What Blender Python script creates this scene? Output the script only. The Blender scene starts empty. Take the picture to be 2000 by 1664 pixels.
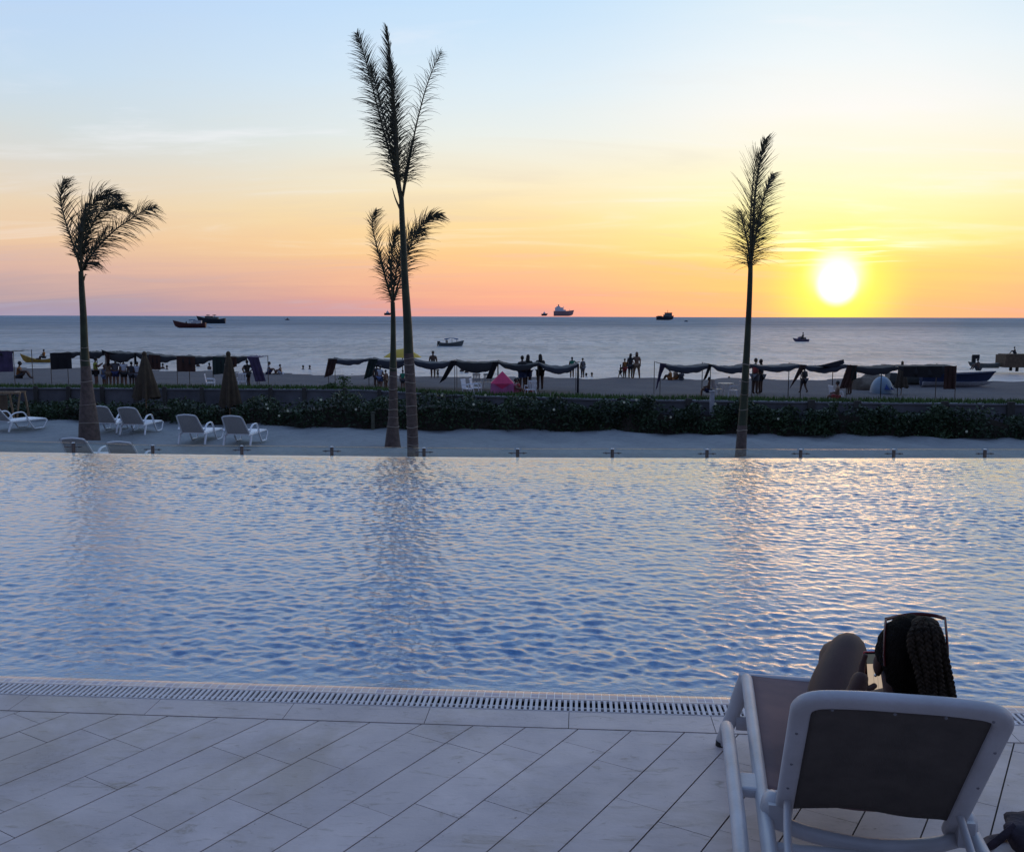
import bpy, bmesh, math, random
import numpy as np
from mathutils import Vector, Matrix
random.seed(7); RNG = np.random.default_rng(7)
R = math.radians
SC = bpy.context.scene
COL = SC.collection

# ------------------------------------------------------------------ camera
F = 1900.0; H = 1.85; PITCH = R(6.41); ROLL = R(0.13)
cam = bpy.data.cameras.new('camera'); camo = bpy.data.objects.new('camera', cam); COL.objects.link(camo)
cam.sensor_width = 36; cam.lens = F / 2000 * 36; cam.clip_start = 0.05; cam.clip_end = 60000
camo.matrix_world = Matrix.Translation((0, 0, H)) @ Matrix.Rotation(R(90) - PITCH, 4, 'X') @ Matrix.Rotation(ROLL, 4, 'Z')
SC.camera = camo
SC.render.resolution_x = 1024; SC.render.resolution_y = 851

# ------------------------------------------------------------------ world
SUN_AZ = math.atan(628 / F); SUN_EL = R(1.75)
SUN_DIR = Vector((math.sin(SUN_AZ) * math.cos(SUN_EL), math.cos(SUN_AZ) * math.cos(SUN_EL), math.sin(SUN_EL)))

def lin(c):
    return tuple(((v / 255) / 12.92 if v / 255 <= .04045 else ((v / 255 + .055) / 1.055) ** 2.4) for v in c[:3])

class NT:
    """small helper to write node graphs"""
    def __init__(s, nt): s.nt = nt
    def n(s, t, **k):
        x = s.nt.nodes.new(t)
        for a, b in k.items(): setattr(x, a, b)
        return x
    def l(s, a, b): s.nt.links.new(a, b)
    def set(s, sock, v):
        if isinstance(v, bpy.types.NodeSocket): s.l(v, sock)
        else: sock.default_value = v
    def m(s, op, a, b=0.0, c=0.0, clamp=False):
        x = s.n('ShaderNodeMath', operation=op, use_clamp=clamp)
        s.set(x.inputs[0], a); s.set(x.inputs[1], b); s.set(x.inputs[2], c)
        return x.outputs[0]
    def vm(s, op, a, b=(0, 0, 0), out=0):
        x = s.n('ShaderNodeVectorMath', operation=op)
        s.set(x.inputs[0], a); s.set(x.inputs[1], b)
        return x.outputs[out]
    def mr(s, v, a, b, c=0.0, d=1.0, smooth=False):
        x = s.n('ShaderNodeMapRange', interpolation_type='SMOOTHSTEP' if smooth else 'LINEAR')
        s.set(x.inputs[0], v)
        for i, q in enumerate((a, b, c, d)): x.inputs[i + 1].default_value = q
        return x.outputs[0]
    def mix(s, f, a, b, mode='MIX'):
        x = s.n('ShaderNodeMix', data_type='RGBA', blend_type=mode)
        s.set(x.inputs[0], f)
        for i, q in ((6, a), (7, b)):
            if isinstance(q, tuple) and len(q) == 3: q = q + (1,)
            s.set(x.inputs[i], q)
        return x.outputs[2]
    def ramp(s, f, stops, interp='LINEAR'):
        x = s.n('ShaderNodeValToRGB'); cr = x.color_ramp; cr.interpolation = interp
        while len(cr.elements) < len(stops): cr.elements.new(0.5)
        for e, (p, c) in zip(cr.elements, stops):
            e.position = p; e.color = tuple(c[:3]) + (1,)
        s.l(f, x.inputs[0]); return x.outputs[0]
    def noise(s, vec, scale, detail=3, rough=.5, out=0, dist=0):
        x = s.n('ShaderNodeTexNoise')
        if vec is not None: s.l(vec, x.inputs['Vector'])
        x.inputs['Scale'].default_value = scale; x.inputs['Detail'].default_value = detail
        x.inputs['Roughness'].default_value = rough; x.inputs['Distortion'].default_value = dist
        return x.outputs[out]
    def mapping(s, vec, scale=(1, 1, 1), rot=(0, 0, 0), loc=(0, 0, 0)):
        x = s.n('ShaderNodeMapping'); s.l(vec, x.inputs[0])
        x.inputs['Scale'].default_value = scale; x.inputs['Rotation'].default_value = rot; x.inputs['Location'].default_value = loc
        return x.outputs[0]

def yz(y): return math.sin(math.atan((832 - y) / F) - PITCH)
world = bpy.data.worlds.new('World'); SC.world = world; world.use_nodes = True
W = NT(world.node_tree); world.node_tree.nodes.clear()
tc = W.n('ShaderNodeTexCoord')
d = W.vm('NORMALIZE', tc.outputs['Generated'])
sep = W.n('ShaderNodeSeparateXYZ'); W.l(d, sep.inputs[0]); sx, sy, sz = sep.outputs
hl = W.m('SQRT', W.m('ADD', W.m('MULTIPLY', sx, sx), W.m('MULTIPLY', sy, sy)))
ca = W.m('DIVIDE', W.m('ADD', W.m('MULTIPLY', sx, math.sin(SUN_AZ)), W.m('MULTIPLY', sy, math.cos(SUN_AZ))), W.m('MAXIMUM', hl, 1e-4))
az = W.m('ARCCOSINE', W.m('MINIMUM', W.m('MAXIMUM', ca, -1.0), 1.0))
UP = [(.45, lin((182, 212, 246))), (.7, lin((150, 182, 230))), (1.0, lin((118, 152, 212)))]
def rs(rows): return [(max(0, yz(y)), lin(c)) for y, c in rows] + UP
left = rs([(619, (163, 152, 178)), (596, (172, 157, 172)), (570, (192, 165, 168)), (535, (218, 180, 168)), (480, (238, 200, 165)), (420, (236, 212, 182)), (350, (224, 217, 206)), (280, (212, 221, 224)), (180, (200, 221, 240)), (0, (184, 213, 250))])
mid = rs([(619, (222, 160, 158)), (590, (240, 168, 150)), (550, (250, 186, 148)), (500, (255, 205, 143)), (430, (255, 225, 165)), (360, (250, 236, 203)), (270, (237, 241, 235)), (170, (222, 238, 248)), (0, (198, 227, 253))])
right = rs([(619, (255, 176, 132)), (580, (255, 190, 124)), (530, (255, 208, 118)), (470, (255, 242, 150)), (400, (254, 250, 192)), (320, (253, 248, 222)), (230, (252, 250, 243)), (130, (240, 248, 251)), (0, (222, 240, 251))])
# soft long streaks of high cloud
cv = W.n('ShaderNodeCombineXYZ')
zz = W.m('ADD', W.m('MAXIMUM', sz, 0.0), .12)
W.l(W.m('DIVIDE', sx, zz), cv.inputs[0]); W.l(W.m('DIVIDE', sy, zz), cv.inputs[1])
cloud = W.noise(W.mapping(cv.outputs[0], (.55, 1.6, 1), (0, 0, R(-14))), 1.1, 6, .6, dist=.6)
wob = W.m('MULTIPLY', W.m('SUBTRACT', cloud, .5), .045)
zf = W.m('ADD', sz, wob, clamp=True)
c1 = W.ramp(zf, left); c2 = W.ramp(zf, mid); c3 = W.ramp(zf, right)
col = W.mix(W.mr(az, R(1), R(19), smooth=True), c3, c2)
col = W.mix(W.mr(az, R(17), R(46), smooth=True), col, c1)
streak = W.mr(cloud, .52, .72, 0, .5, smooth=True)
col = W.mix(W.m('MULTIPLY', streak, W.mr(sz, .03, .12)), col, (.98, .95, .97))
col = W.mix(W.m('MULTIPLY', W.mr(cloud, .47, .25, 0, .22, smooth=True), W.mr(sz, .4, .1)), col, lin((205, 205, 215)))
# the half of the dome behind the camera: dim evening blue
back = W.ramp(sz, [(0, lin((72, 74, 94))), (.12, lin((84, 86, 108))), (.35, lin((104, 112, 142))), (.6, lin((118, 138, 180))), (1, lin((124, 156, 212)))])
col = W.mix(W.mr(az, R(50), R(115), smooth=True), col, back)
# sun: yellow aureole, white disc
th = W.m('ARCCOSINE', W.m('MINIMUM', W.vm('DOT_PRODUCT', d, tuple(SUN_DIR), out=1), 1.0))
ctr = Vector(SUN_DIR); ctr.z += .011; ctr.normalize()
th2 = W.m('ARCCOSINE', W.m('MINIMUM', W.vm('DOT_PRODUCT', d, tuple(ctr), out=1), 1.0))
g = W.m('POWER', W.mr(th, R(5.2), R(.9), smooth=True), 1.6)
col = W.mix(W.m('MULTIPLY', g, .9), col, (1.1, 1.0, .13))
g2 = W.m('POWER', W.mr(th2, R(2.4), R(.4), smooth=True), 2.0)
col = W.mix(g2, col, (1.4, 1.38, 1.1))
# bright cloud bars above the sun
bar = W.noise(W.mapping(d, (14, 14, 260)), 1.0, 3, .5)
bm_ = W.m('MULTIPLY', W.mr(bar, .5, .68, 0, .7, smooth=True), W.m('MULTIPLY', W.mr(sz, .045, .06, smooth=True), W.mr(sz, .095, .07, smooth=True)))
bm_ = W.m('MULTIPLY', bm_, W.mr(az, R(6), R(1), smooth=True))
col = W.mix(bm_, col, (1.15, 1.13, 1.0))
core = W.mr(th, R(1.3), R(.45), smooth=True)
col = W.mix(core, col, (2.6, 2.4, 1.8))
bg = W.n('ShaderNodeBackground'); W.l(col, bg.inputs[0]); bg.inputs[1].default_value = .97
sky = W.n('ShaderNodeTexSky', sky_type='NISHITA'); sky.sun_disc = False
sky.sun_elevation = SUN_EL; sky.sun_rotation = SUN_AZ; sky.air_density = 1; sky.dust_density = .5; sky.ozone_density = 2
bg2 = W.n('ShaderNodeBackground'); W.l(sky.outputs[0], bg2.inputs[0]); bg2.inputs[1].default_value = .015
ad = W.n('ShaderNodeAddShader'); W.l(bg.outputs[0], ad.inputs[0]); W.l(bg2.outputs[0], ad.inputs[1])
wo = W.n('ShaderNodeOutputWorld'); W.l(ad.outputs[0], wo.inputs[0])

sl = bpy.data.lights.new('sun', 'SUN'); sl.energy = .085; sl.angle = R(13); sl.color = (1, .52, .32)
so = bpy.data.objects.new('sun', sl); COL.objects.link(so)
so.rotation_euler = (-SUN_DIR).to_track_quat('-Z', 'Y').to_euler()

vs = SC.view_settings; SC.display_settings.display_device = 'sRGB'
vs.view_transform = 'Standard'; vs.look = 'None'; vs.exposure = 0; vs.gamma = 1; vs.use_curve_mapping = False
SC.cycles.max_bounces = 8; SC.cycles.transparent_max_bounces = 12; SC.cycles.sample_clamp_indirect = 6
SC.cycles.use_denoising = True

# ------------------------------------------------------------------ pixel helpers (surveying the photograph)
def ray(px, py):
    x = (px - 1000) / F; y = -(py - 832) / F
    c, s = math.cos(ROLL), math.sin(ROLL); x, y = x * c - y * s, x * s + y * c
    return Vector((x, math.cos(PITCH) + y * math.sin(PITCH), -math.sin(PITCH) + y * math.cos(PITCH)))
def G(px, py, z=0.0):
    v = ray(px, py); t = (z - H) / v.z; return Vector((v.x * t, v.y * t, z))
def P(px, py, Y):
    v = ray(px, py); t = Y / v.y; return Vector((v.x * t, Y, H + v.z * t))

# ------------------------------------------------------------------ materials
def mat(name, col, rough=.6, var=.12, vscale=8, bump=0, bscale=60, metal=0, spec=None, col2=None, stretch=(1, 1, 1), attr=False, trans=0, sheen=0):
    m = bpy.data.materials.new(name); m.use_nodes = True
    T = NT(m.node_tree); b = m.node_tree.nodes['Principled BSDF']
    tcn = T.n('ShaderNodeTexCoord'); vec = T.mapping(tcn.outputs['Object'], stretch)
    n = T.noise(vec, vscale, 4, .6)
    c2 = col2 if col2 else tuple(max(0, v * (1 - 2.2 * var)) for v in col)
    c = T.mix(T.mr(n, .3, .7), tuple(c2), tuple(min(1, v * (1 + var)) for v in col))
    T.l(c, b.inputs['Base Color'])
    b.inputs['Roughness'].default_value = rough; b.inputs['Metallic'].default_value = metal
    if spec is not None: b.inputs['Specular IOR Level'].default_value = spec
    if bump:
        bn = T.n('ShaderNodeBump'); bn.inputs['Strength'].default_value = bump; bn.inputs['Distance'].default_value = .01
        T.l(T.noise(vec, bscale, 3, .6), bn.inputs['Height']); T.l(bn.outputs[0], b.inputs['Normal'])
    return m

# ------------------------------------------------------------------ object helpers
def tag(o, label=None, cat=None, group=None, kind=None):
    if label: o['label'] = label
    if cat: o['category'] = cat
    if group: o['group'] = group
    if kind: o['kind'] = kind
    return o
def empty(name, loc=(0, 0, 0), rz=0.0, label=None, cat=None, group=None):
    o = bpy.data.objects.new(name, None); COL.objects.link(o); o.location = loc; o.rotation_euler = (0, 0, rz)
    o.empty_display_size = .2
    return tag(o, label, cat, group)
def mobj(name, me, m=None, parent=None, smooth=False):
    if m is not None and not me.materials: me.materials.append(m)
    if smooth: me.polygons.foreach_set('use_smooth', [True] * len(me.polygons))
    o = bpy.data.objects.new(name, me); COL.objects.link(o)
    if parent: o.parent = parent
    return o
def pydata(name, v, f):
    me = bpy.data.meshes.new(name); me.from_pydata([tuple(p) for p in v], [], f); me.update(); return me
def npmesh(name, v, quads, smooth=False):
    me = bpy.data.meshes.new(name); v = np.asarray(v, dtype=np.float32); q = np.asarray(quads, dtype=np.int32)
    k = q.shape[1]
    me.vertices.add(len(v)); me.vertices.foreach_set('co', v.ravel())
    me.loops.add(q.size); me.loops.foreach_set('vertex_index', q.ravel())
    me.polygons.add(len(q)); me.polygons.foreach_set('loop_start', np.arange(0, q.size, k, dtype=np.int32))
    me.update(calc_edges=True); me.validate()
    if smooth: me.polygons.foreach_set('use_smooth', [True] * len(me.polygons))
    return me
def copy_tree(o, parent=None):
    c = o.copy(); COL.objects.link(c)
    if parent: c.parent = parent
    for ch in list(o.children): copy_tree(ch, c)
    return c

class MB:
    """collects shapes into one mesh"""
    def __init__(s): s.v = []; s.f = []
    def add(s, v, f):
        b = len(s.v); s.v += [Vector(p) for p in v]; s.f += [tuple(i + b for i in q) for q in f]; return s
    def box(s, c, size, M=None, taper=1.0):
        x, y, z = (q / 2 for q in size); c = Vector(c); v = []
        for k, dz in enumerate((-z, z)):
            t = taper if k else 1
            for dx, dy in ((-x, -y), (x, -y), (x, y), (-x, y)): v.append(Vector((dx * t, dy * t, dz)))
        if M is not None: v = [M @ p for p in v]
        return s.add([p + c for p in v], [(3, 2, 1, 0), (4, 5, 6, 7), (0, 1, 5, 4), (1, 2, 6, 5), (2, 3, 7, 6), (3, 0, 4, 7)])
    def tube(s, pts, r, n=10, cap=True, flat=None):
        pts = [Vector(p) for p in pts]; rr = r if isinstance(r, (list, tuple)) else [r] * len(pts)
        up = Vector((0, 0, 1)); prev = None; rings = []
        for i, p in enumerate(pts):
            t = (pts[min(i + 1, len(pts) - 1)] - pts[max(i - 1, 0)])
            t = t.normalized() if t.length > 1e-9 else Vector((0, 0, 1))
            if prev is None:
                a = t.cross(up)
                if a.length < .1: a = t.cross(Vector((1, 0, 0)))
            else: a = prev - t * prev.dot(t)
            a.normalize(); prev = a; b = t.cross(a)
            fl = flat or 1
            rings.append([p + a * math.cos(2 * math.pi * k / n) * rr[i] + b * math.sin(2 * math.pi * k / n) * rr[i] * fl for k in range(n)])
        v = [q for rg in rings for q in rg]; f = []
        for i in range(len(pts) - 1):
            for k in range(n):
                k2 = (k + 1) % n; f.append((i * n + k, i * n + k2, (i + 1) * n + k2, (i + 1) * n + k))
        if cap: f.append(tuple(range(n - 1, -1, -1))); f.append(tuple((len(pts) - 1) * n + k for k in range(n)))
        return s.add(v, f)
    def ball(s, c, r, n=12, m=8, M=None):
        r = Vector(r) if not isinstance(r, (int, float)) else Vector((r, r, r)); c = Vector(c); v = []; f = []
        for i in range(m + 1):
            th = math.pi * i / m
            for k in range(n):
                ph = 2 * math.pi * k / n
                q = Vector((r.x * math.sin(th) * math.cos(ph), r.y * math.sin(th) * math.sin(ph), r.z * math.cos(th)))
                v.append((M @ q if M is not None else q) + c)
        for i in range(m):
            for k in range(n):
                k2 = (k + 1) % n; f.append((i * n + k, (i + 1) * n + k, (i + 1) * n + k2, i * n + k2))
        return s.add(v, f)
    def build(s, name, m, parent=None, smooth=False, merge=True):
        me = pydata(name, s.v, s.f)
        if merge:
            bm = bmesh.new(); bm.from_mesh(me); bmesh.ops.remove_doubles(bm, verts=bm.verts, dist=1e-6)
            bmesh.ops.recalc_face_normals(bm, faces=bm.faces); bm.to_mesh(me); bm.free()
        o = mobj(name, me, m, parent, smooth)
        if smooth:
            try: me.set_sharp_from_angle(angle=R(45))
            except Exception: pass
        return o
def curve(pts, n=8):
    """Catmull-Rom through points"""
    pts = [Vector(p) for p in pts]
    if len(pts) < 3: return [pts[0].lerp(pts[-1], i / n) for i in range(n + 1)]
    q = [pts[0] * 2 - pts[1]] + pts + [pts[-1] * 2 - pts[-2]]; out = []
    for i in range(1, len(q) - 2):
        for k in range(n):
            t = k / n; a, b, c, e = q[i - 1], q[i], q[i + 1], q[i + 2]
            out.append(.5 * ((2 * b) + (c - a) * t + (2 * a - 5 * b + 4 * c - e) * t * t + (3 * b - a - 3 * c + e) * t ** 3))
    out.append(pts[-1]); return out
def rounded(pts, r=.08, n=5):
    pts = [Vector(p) for p in pts]; out = [pts[0]]
    for i in range(1, len(pts) - 1):
        a = (pts[i - 1] - pts[i]); b = (pts[i + 1] - pts[i]); q = min(r, a.length * .48, b.length * .48)
        p0 = pts[i] + a.normalized() * q; p2 = pts[i] + b.normalized() * q
        for k in range(n + 1):
            t = k / n; out.append(p0 * (1 - t) ** 2 + pts[i] * 2 * t * (1 - t) + p2 * t * t)
    out.append(pts[-1]); return out

def skin(name, J, E, m, parent=None, sub=1, root=None, smooth=True):
    """J: dict name->(pos, radius or (rx, ry)); E: edges; one continuous surface"""
    keys = list(J); idx = {k: i for i, k in enumerate(keys)}
    me = bpy.data.meshes.new(name); me.from_pydata([tuple(J[k][0]) for k in keys], [(idx[a], idx[b]) for a, b in E], [])
    o = bpy.data.objects.new(name + '_tmp', me); COL.objects.link(o)
    md = o.modifiers.new('skin', 'SKIN'); md.use_smooth_shade = smooth; md.branch_smoothing = .6
    sv = me.skin_vertices[0].data if me.skin_vertices else None
    if sv is None:
        bm = bmesh.new(); bm.from_mesh(me); bm.verts.layers.skin.verify(); bm.to_mesh(me); bm.free(); sv = me.skin_vertices[0].data
    for i, k in enumerate(keys):
        r = J[k][1]; sv[i].radius = (r, r) if isinstance(r, (int, float)) else r
        sv[i].use_root = (k == (root or keys[0]))
    if sub:
        s2 = o.modifiers.new('sub', 'SUBSURF'); s2.levels = sub; s2.render_levels = sub
    dg = bpy.context.evaluated_depsgraph_get(); dg.update()
    ev = o.evaluated_get(dg); out = bpy.data.meshes.new_from_object(ev)
    bpy.data.objects.remove(o); bpy.data.meshes.remove(me)
    out.name = name; out.materials.clear()
    return mobj(name, out, m, parent, smooth)

# material set
M = {}
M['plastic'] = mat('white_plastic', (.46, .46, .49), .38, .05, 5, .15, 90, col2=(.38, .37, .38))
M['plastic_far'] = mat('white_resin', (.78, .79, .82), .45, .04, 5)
M['mesh_back'] = mat('taupe_mesh', (.46, .43, .42), .8, .1, 40, .3, 300)
M['dark_mesh'] = mat('dark_woven_mesh', (.08, .066, .057), .75, .12, 12, .4, 500)
M['seat_mesh'] = mat('sun_tinted_woven_mesh', (.21, .125, .115), .8, .16, 3, .3, 500, spec=.2, col2=(.13, .09, .095))  # pink glow of the low sun put into the fabric colour
M['rubber'] = mat('black_rubber', (.02, .02, .02), .7)
M['screw'] = mat('screw_cap', (.18, .18, .2), .5)
M['trunk'] = mat('palm_bark', (.125, .09, .078), .85, .2, 9, .5, 60)
M['trunk_ring'] = mat('palm_ring_scar', (.3, .245, .2), .85)
M['shaft'] = mat('palm_crownshaft', (.03, .042, .02), .5, .25, 4)
M['frond'] = mat('palm_leaf', (.065, .062, .03), .55, .3, 3)
M['frond_dry'] = mat('dry_palm_leaf', (.12, .09, .045), .7, .3, 3)
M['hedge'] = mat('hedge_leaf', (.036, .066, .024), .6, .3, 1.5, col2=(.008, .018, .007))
M['hedge_pale'] = mat('pale_hedge_leaf', (.11, .17, .08), .55, .3, 3)
M['twig'] = mat('hedge_twig', (.05, .04, .03), .9)
M['flower'] = mat('cream_petal', (.85, .82, .6), .6)
M['grass'] = mat('grass_green', (.07, .14, .03), .8, .3, 3)
M['concrete'] = mat('grey_concrete', (.14, .14, .155), .9, .15, 1.2, .3, 20, col2=(.08, .08, .09))
M['concrete_pale'] = mat('pale_concrete', (.2, .2, .22), .85, .1, 2)
M['post_dark'] = mat('weathered_dark_wood', (.07, .065, .06), .85, .2, 6, stretch=(1, 1, .2))
M['wood'] = mat('raw_pale_wood', (.3, .2, .12), .75, .2, 5, stretch=(6, 6, 1))
M['wood_dark'] = mat('brown_board', (.12, .08, .05), .8, .2, 6)
M['parasol'] = mat('olive_brown_canvas', (.06, .042, .025), .85, .2, 4)
M['parasol_dark'] = mat('dark_canvas', (.06, .045, .03), .85, .2, 4)
M['yellow'] = mat('yellow_canvas', (.62, .42, .04), .7, .1, 2)
M['steel'] = mat('brushed_steel', (.16, .14, .14), .35, .05, 30, metal=.8)
M['chrome'] = mat('bright_steel', (.6, .58, .56), .25, metal=.9, var=.03)

# ------------------------------------------------------------------ frame of the deck edge (rotated -4.05 deg)
A0 = R(-4.05); EU = Vector((math.cos(A0), math.sin(A0), 0)); EV = Vector((-math.sin(A0), math.cos(A0), 0))
def UV(u, v, z=0): return EU * u + EV * v + Vector((0, 0, z))
V_DECK = 4.228; V_COP = 4.415; V_GR = 4.555; V_LIP = 4.70; ZW = -.004

def stone_mat(name, base, base2, stain):
    m = bpy.data.materials.new(name); m.use_nodes = True; T = NT(m.node_tree); b = m.node_tree.nodes['Principled BSDF']
    g = T.n('ShaderNodeNewGeometry').outputs['Position']
    at = T.n('ShaderNodeAttribute', attribute_name='tone').outputs['Fac']
    n1 = T.noise(g, 2.2, 6, .65); n2 = T.noise(T.mapping(g, (3, 9, 3), (0, 0, R(35))), 2.0, 6, .7, dist=1.2); n3 = T.noise(g, 60, 3, .6)
    c = T.mix(T.mr(n1, .32, .68), base, base2)
    c = T.mix(T.mr(at, 0, 1, 0, .5), c, tuple(v * .72 for v in base))
    c = T.mix(T.mr(n2, .54, .72, 0, .8, smooth=True), c, stain)
    n4 = T.noise(g, .8, 5, .7, dist=.8); c = T.mix(T.mr(n4, .48, .66, 0, .55, smooth=True), c, tuple(v * 1.25 for v in stain))
    vein = T.m('ABSOLUTE', T.m('SUBTRACT', T.noise(T.mapping(g, (1, 2.2, 1), (0, 0, R(-20))), 5, 5, .6, dist=1.8), .5))
    c = T.mix(T.m('MULTIPLY', T.mr(vein, .012, .0, 0, .45), T.mr(n1, .5, .65)), c, tuple(v * .55 for v in stain))
    sp = T.noise(g, 38, 1, .5)
    c = T.mix(T.mr(sp, .76, .80, 0, .6), c, tuple(v * .35 for v in stain))
    c = T.mix(T.mr(n3, .3, .7, 0, .12), c, tuple(v * .8 for v in base))
    T.l(c, b.inputs['Base Color'])
    T.l(T.mr(n1, .3, .7, .36, .58), b.inputs['Roughness'])
    bn = T.n('ShaderNodeBump'); bn.inputs['Strength'].default_value = .22; bn.inputs['Distance'].default_value = .004
    T.l(T.m('ADD', n3, T.m('MULTIPLY', n2, 1.5)), bn.inputs['Height']); T.l(bn.outputs[0], b.inputs['Normal'])
    return m
M['deck'] = stone_mat('travertine_tile', (.59, .472, .445), (.46, .38, .365), (.27, .20, .15))
M['grout'] = mat('dark_grout', (.10, .075, .05), .95, .3, 9)

def clip(poly, n, dd):
    """keep the side where p.n <= dd"""
    out = []
    for i in range(len(poly)):
        a, b = poly[i], poly[(i + 1) % len(poly)]; fa, fb = a.dot(n) - dd, b.dot(n) - dd
        if fa <= 0: out.append(a)
        if (fa < 0 < fb) or (fb < 0 < fa): out.append(a.lerp(b, fa / (fa - fb)))
    return out
# deck boards at an angle
def tiles_mesh(name, cells):
    v = []; f = []; tone = []
    for poly, z, t in cells:
        if len(poly) < 3: continue
        b = len(v); n = len(poly); v += [(p.x, p.y, z) for p in poly] + [(p.x, p.y, z - .006) for p in poly]
        f.append(tuple(range(b, b + n))); tone.append(t)
        for i in range(n): j = (i + 1) % n; f.append((b + i, b + n + i, b + n + j, b + j)); tone.append(t)
    me = pydata(name, v, f); at = me.attributes.new('tone', 'FLOAT', 'FACE'); at.data.foreach_set('value', tone); return me
BD = R(-122.0); bu = Vector((math.cos(BD), math.sin(BD), 0)); bv = Vector((-bu.y, bu.x, 0))
q0 = G(1129, 1423.5).dot(bv); bw = .2105; gap = .0058
cells = []
for i in range(-45, 45):
    s0 = q0 + i * bw + gap / 2; s1 = s0 + bw - gap
    t = -9 + random.random() * .9
    while t < 9:
        L = random.choice((.42, .62, .62, .84, 1.05)); g2_ = .0028
        t0, t1 = t + g2_ / 2, t + L - g2_ / 2; t += L
        poly = [bu * t0 + bv * s0, bu * t1 + bv * s0, bu * t1 + bv * s1, bu * t0 + bv * s1]
        c = sum(poly, Vector()) / 4
        if c.length > 10 or c.y < -4: continue
        poly = clip(poly, EV, V_DECK - .003)
        cells.append((poly, random.uniform(-.0004, .0004), random.random()))
tag(mobj('pool_deck', tiles_mesh('pool_deck', cells), M['deck']), kind='structure')
cells = []; u = -14 + .1
while u < 14:
    cells.append(([UV(u + .0015, V_DECK + .003), UV(u + .6585, V_DECK + .003), UV(u + .6585, V_COP), UV(u + .0015, V_COP)], .0015, random.random())); u += .66
tag(mobj('coping_stones', tiles_mesh('coping_stones', cells), M['deck']), kind='structure')
g_ = MB(); a, b, c, e = UV(-14, -6, -.008), UV(14, -6, -.008), UV(14, V_COP, -.008), UV(-14, V_COP, -.008)
dn = Vector((0, 0, -.3)); g_.add([a, b, c, e, a + dn, b + dn, c + dn, e + dn], [(0, 1, 2, 3), (7, 6, 5, 4), (0, 4, 5, 1), (1, 5, 6, 2), (2, 6, 7, 3), (3, 7, 4, 0)])
tag(g_.build('deck_bed', M['grout']), kind='structure')

# gutter channel and its slatted grate
M['channel'] = mat('wet_dark_channel', (.03, .03, .035), .4)
M['grate'] = mat('pinkish_white_grate', (.62, .56, .56), .5, .08, 20)
ch = MB()
for (v0, v1, z0, z1) in ((V_COP, V_COP + .006, -.14, -.006), (V_GR + .006, V_GR + .012, -.14, -.006), (V_COP, V_GR + .012, -.15, -.14)):
    a, b, c, e = UV(-14, v0, z1), UV(14, v0, z1), UV(14, v1, z1), UV(-14, v1, z1); k = Vector((0, 0, z0 - z1))
    ch.add([a, b, c, e, a + k, b + k, c + k, e + k], [(0, 1, 2, 3), (7, 6, 5, 4), (0, 4, 5, 1), (1, 5, 6, 2), (2, 6, 7, 3), (3, 7, 4, 0)])
tag(ch.build('gutter_channel', M['channel']), kind='structure')
gr = empty('drain_grate', UV(0, V_COP, 0), A0, 'long pinkish white slatted drain grate between the deck and the pool', 'drain grate')
sl_ = MB(); W_ = V_GR - V_COP; u = -5.2; pit = .0272; k = 0
while u < 5.2:
    jig = math.sin(k * 1.7) * .0008
    sl_.box((u + jig, W_ / 2 + .002, -.002), (.0142, W_ - .012, .012)); u += pit; k += 1
sl_.build('slats', M['grate'], gr)
rb = MB()
for vv in (.055,): rb.box((0, vv, -.006), (10.4, .009, .010))
rb.build('cross_rib', M['grate'], gr)
eg = MB()
for vv in (.006, W_ - .001): eg.box((0, vv, -.003), (10.4, .006, .012))
eg.build('edge_strip', M['grate'], gr)

# ------------------------------------------------------------------ pool
FE = [(-40, 15.5), (-14, 13.70), (-10, 13.40), (-7.0, 13.187), (-3.44, 12.93), (0, 12.76), (3.4, 12.76), (6.8, 12.82), (12, 12.98), (40, 13.9)]
fx = np.array([p[0] for p in FE]); fy = np.array([p[1] for p in FE])
def far_y(x):
    xs = np.asarray(x, dtype=float)
    return (np.interp(xs - 1.2, fx, fy) + np.interp(xs, fx, fy) * 2 + np.interp(xs + 1.2, fx, fy)) / 4
def near_y(x): return (V_LIP - .0 - x * EV.x) / EV.y

def wave(x, y):
    z = np.zeros_like(x); rg = np.random.default_rng(3)
    for i in range(76):
        lam = (.042 * (3.8 ** rg.random())) if i % 5 else (.2 + .35 * rg.random())
        th = rg.normal(R(82), R(30)) if i % 3 else rg.normal(R(25), R(40))
        k = 2 * math.pi / lam; slope = .0265 if i % 5 else .0105
        ph = rg.random() * 6.28
        wx = x + .03 * np.sin(y * 4.1 + i); wy = y + .03 * np.sin(x * 3.7 + 2 * i)
        z += slope / k * np.sin(k * (wx * math.cos(th) + wy * math.sin(th)) + ph)
    env = .80 + .28 * np.sin(x * .7 + y * .9) * np.sin(x * .31 - y * .5 + 1)
    return z * env
NX, NY = 1500, 800
sx_ = np.linspace(-1, 1, NX); xs = 8.2 * sx_ + 6.5 * sx_ ** 7
tt = np.linspace(0, 1, NY)
X = np.repeat(xs[None, :], NY, 0)
y0 = (V_LIP - .06 - xs * EV.x) / EV.y; y1 = far_y(xs)
Yg = y0[None, :] + (y1 - y0)[None, :] * (tt[:, None] ** 1.12)
dist = (Yg - y0[None, :]); fade = np.clip((dist - .02) / .30, 0, 1) ** .8; fade2 = np.clip((y1[None, :] - Yg) / .5, 0.15, 1)
Z = wave(X, Yg) * fade * fade2 + ZW - .0015
V3 = np.stack([X, Yg, Z], -1).reshape(-1, 3)
ii = (np.arange(NY - 1)[:, None] * NX + np.arange(NX - 1)[None, :]).ravel()
Q = np.stack([ii, ii + 1, ii + NX + 1, ii + NX], 1)
wm = bpy.data.materials.new('pool_water'); wm.use_nodes = True; T = NT(wm.node_tree); wm.node_tree.nodes.clear()
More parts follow.
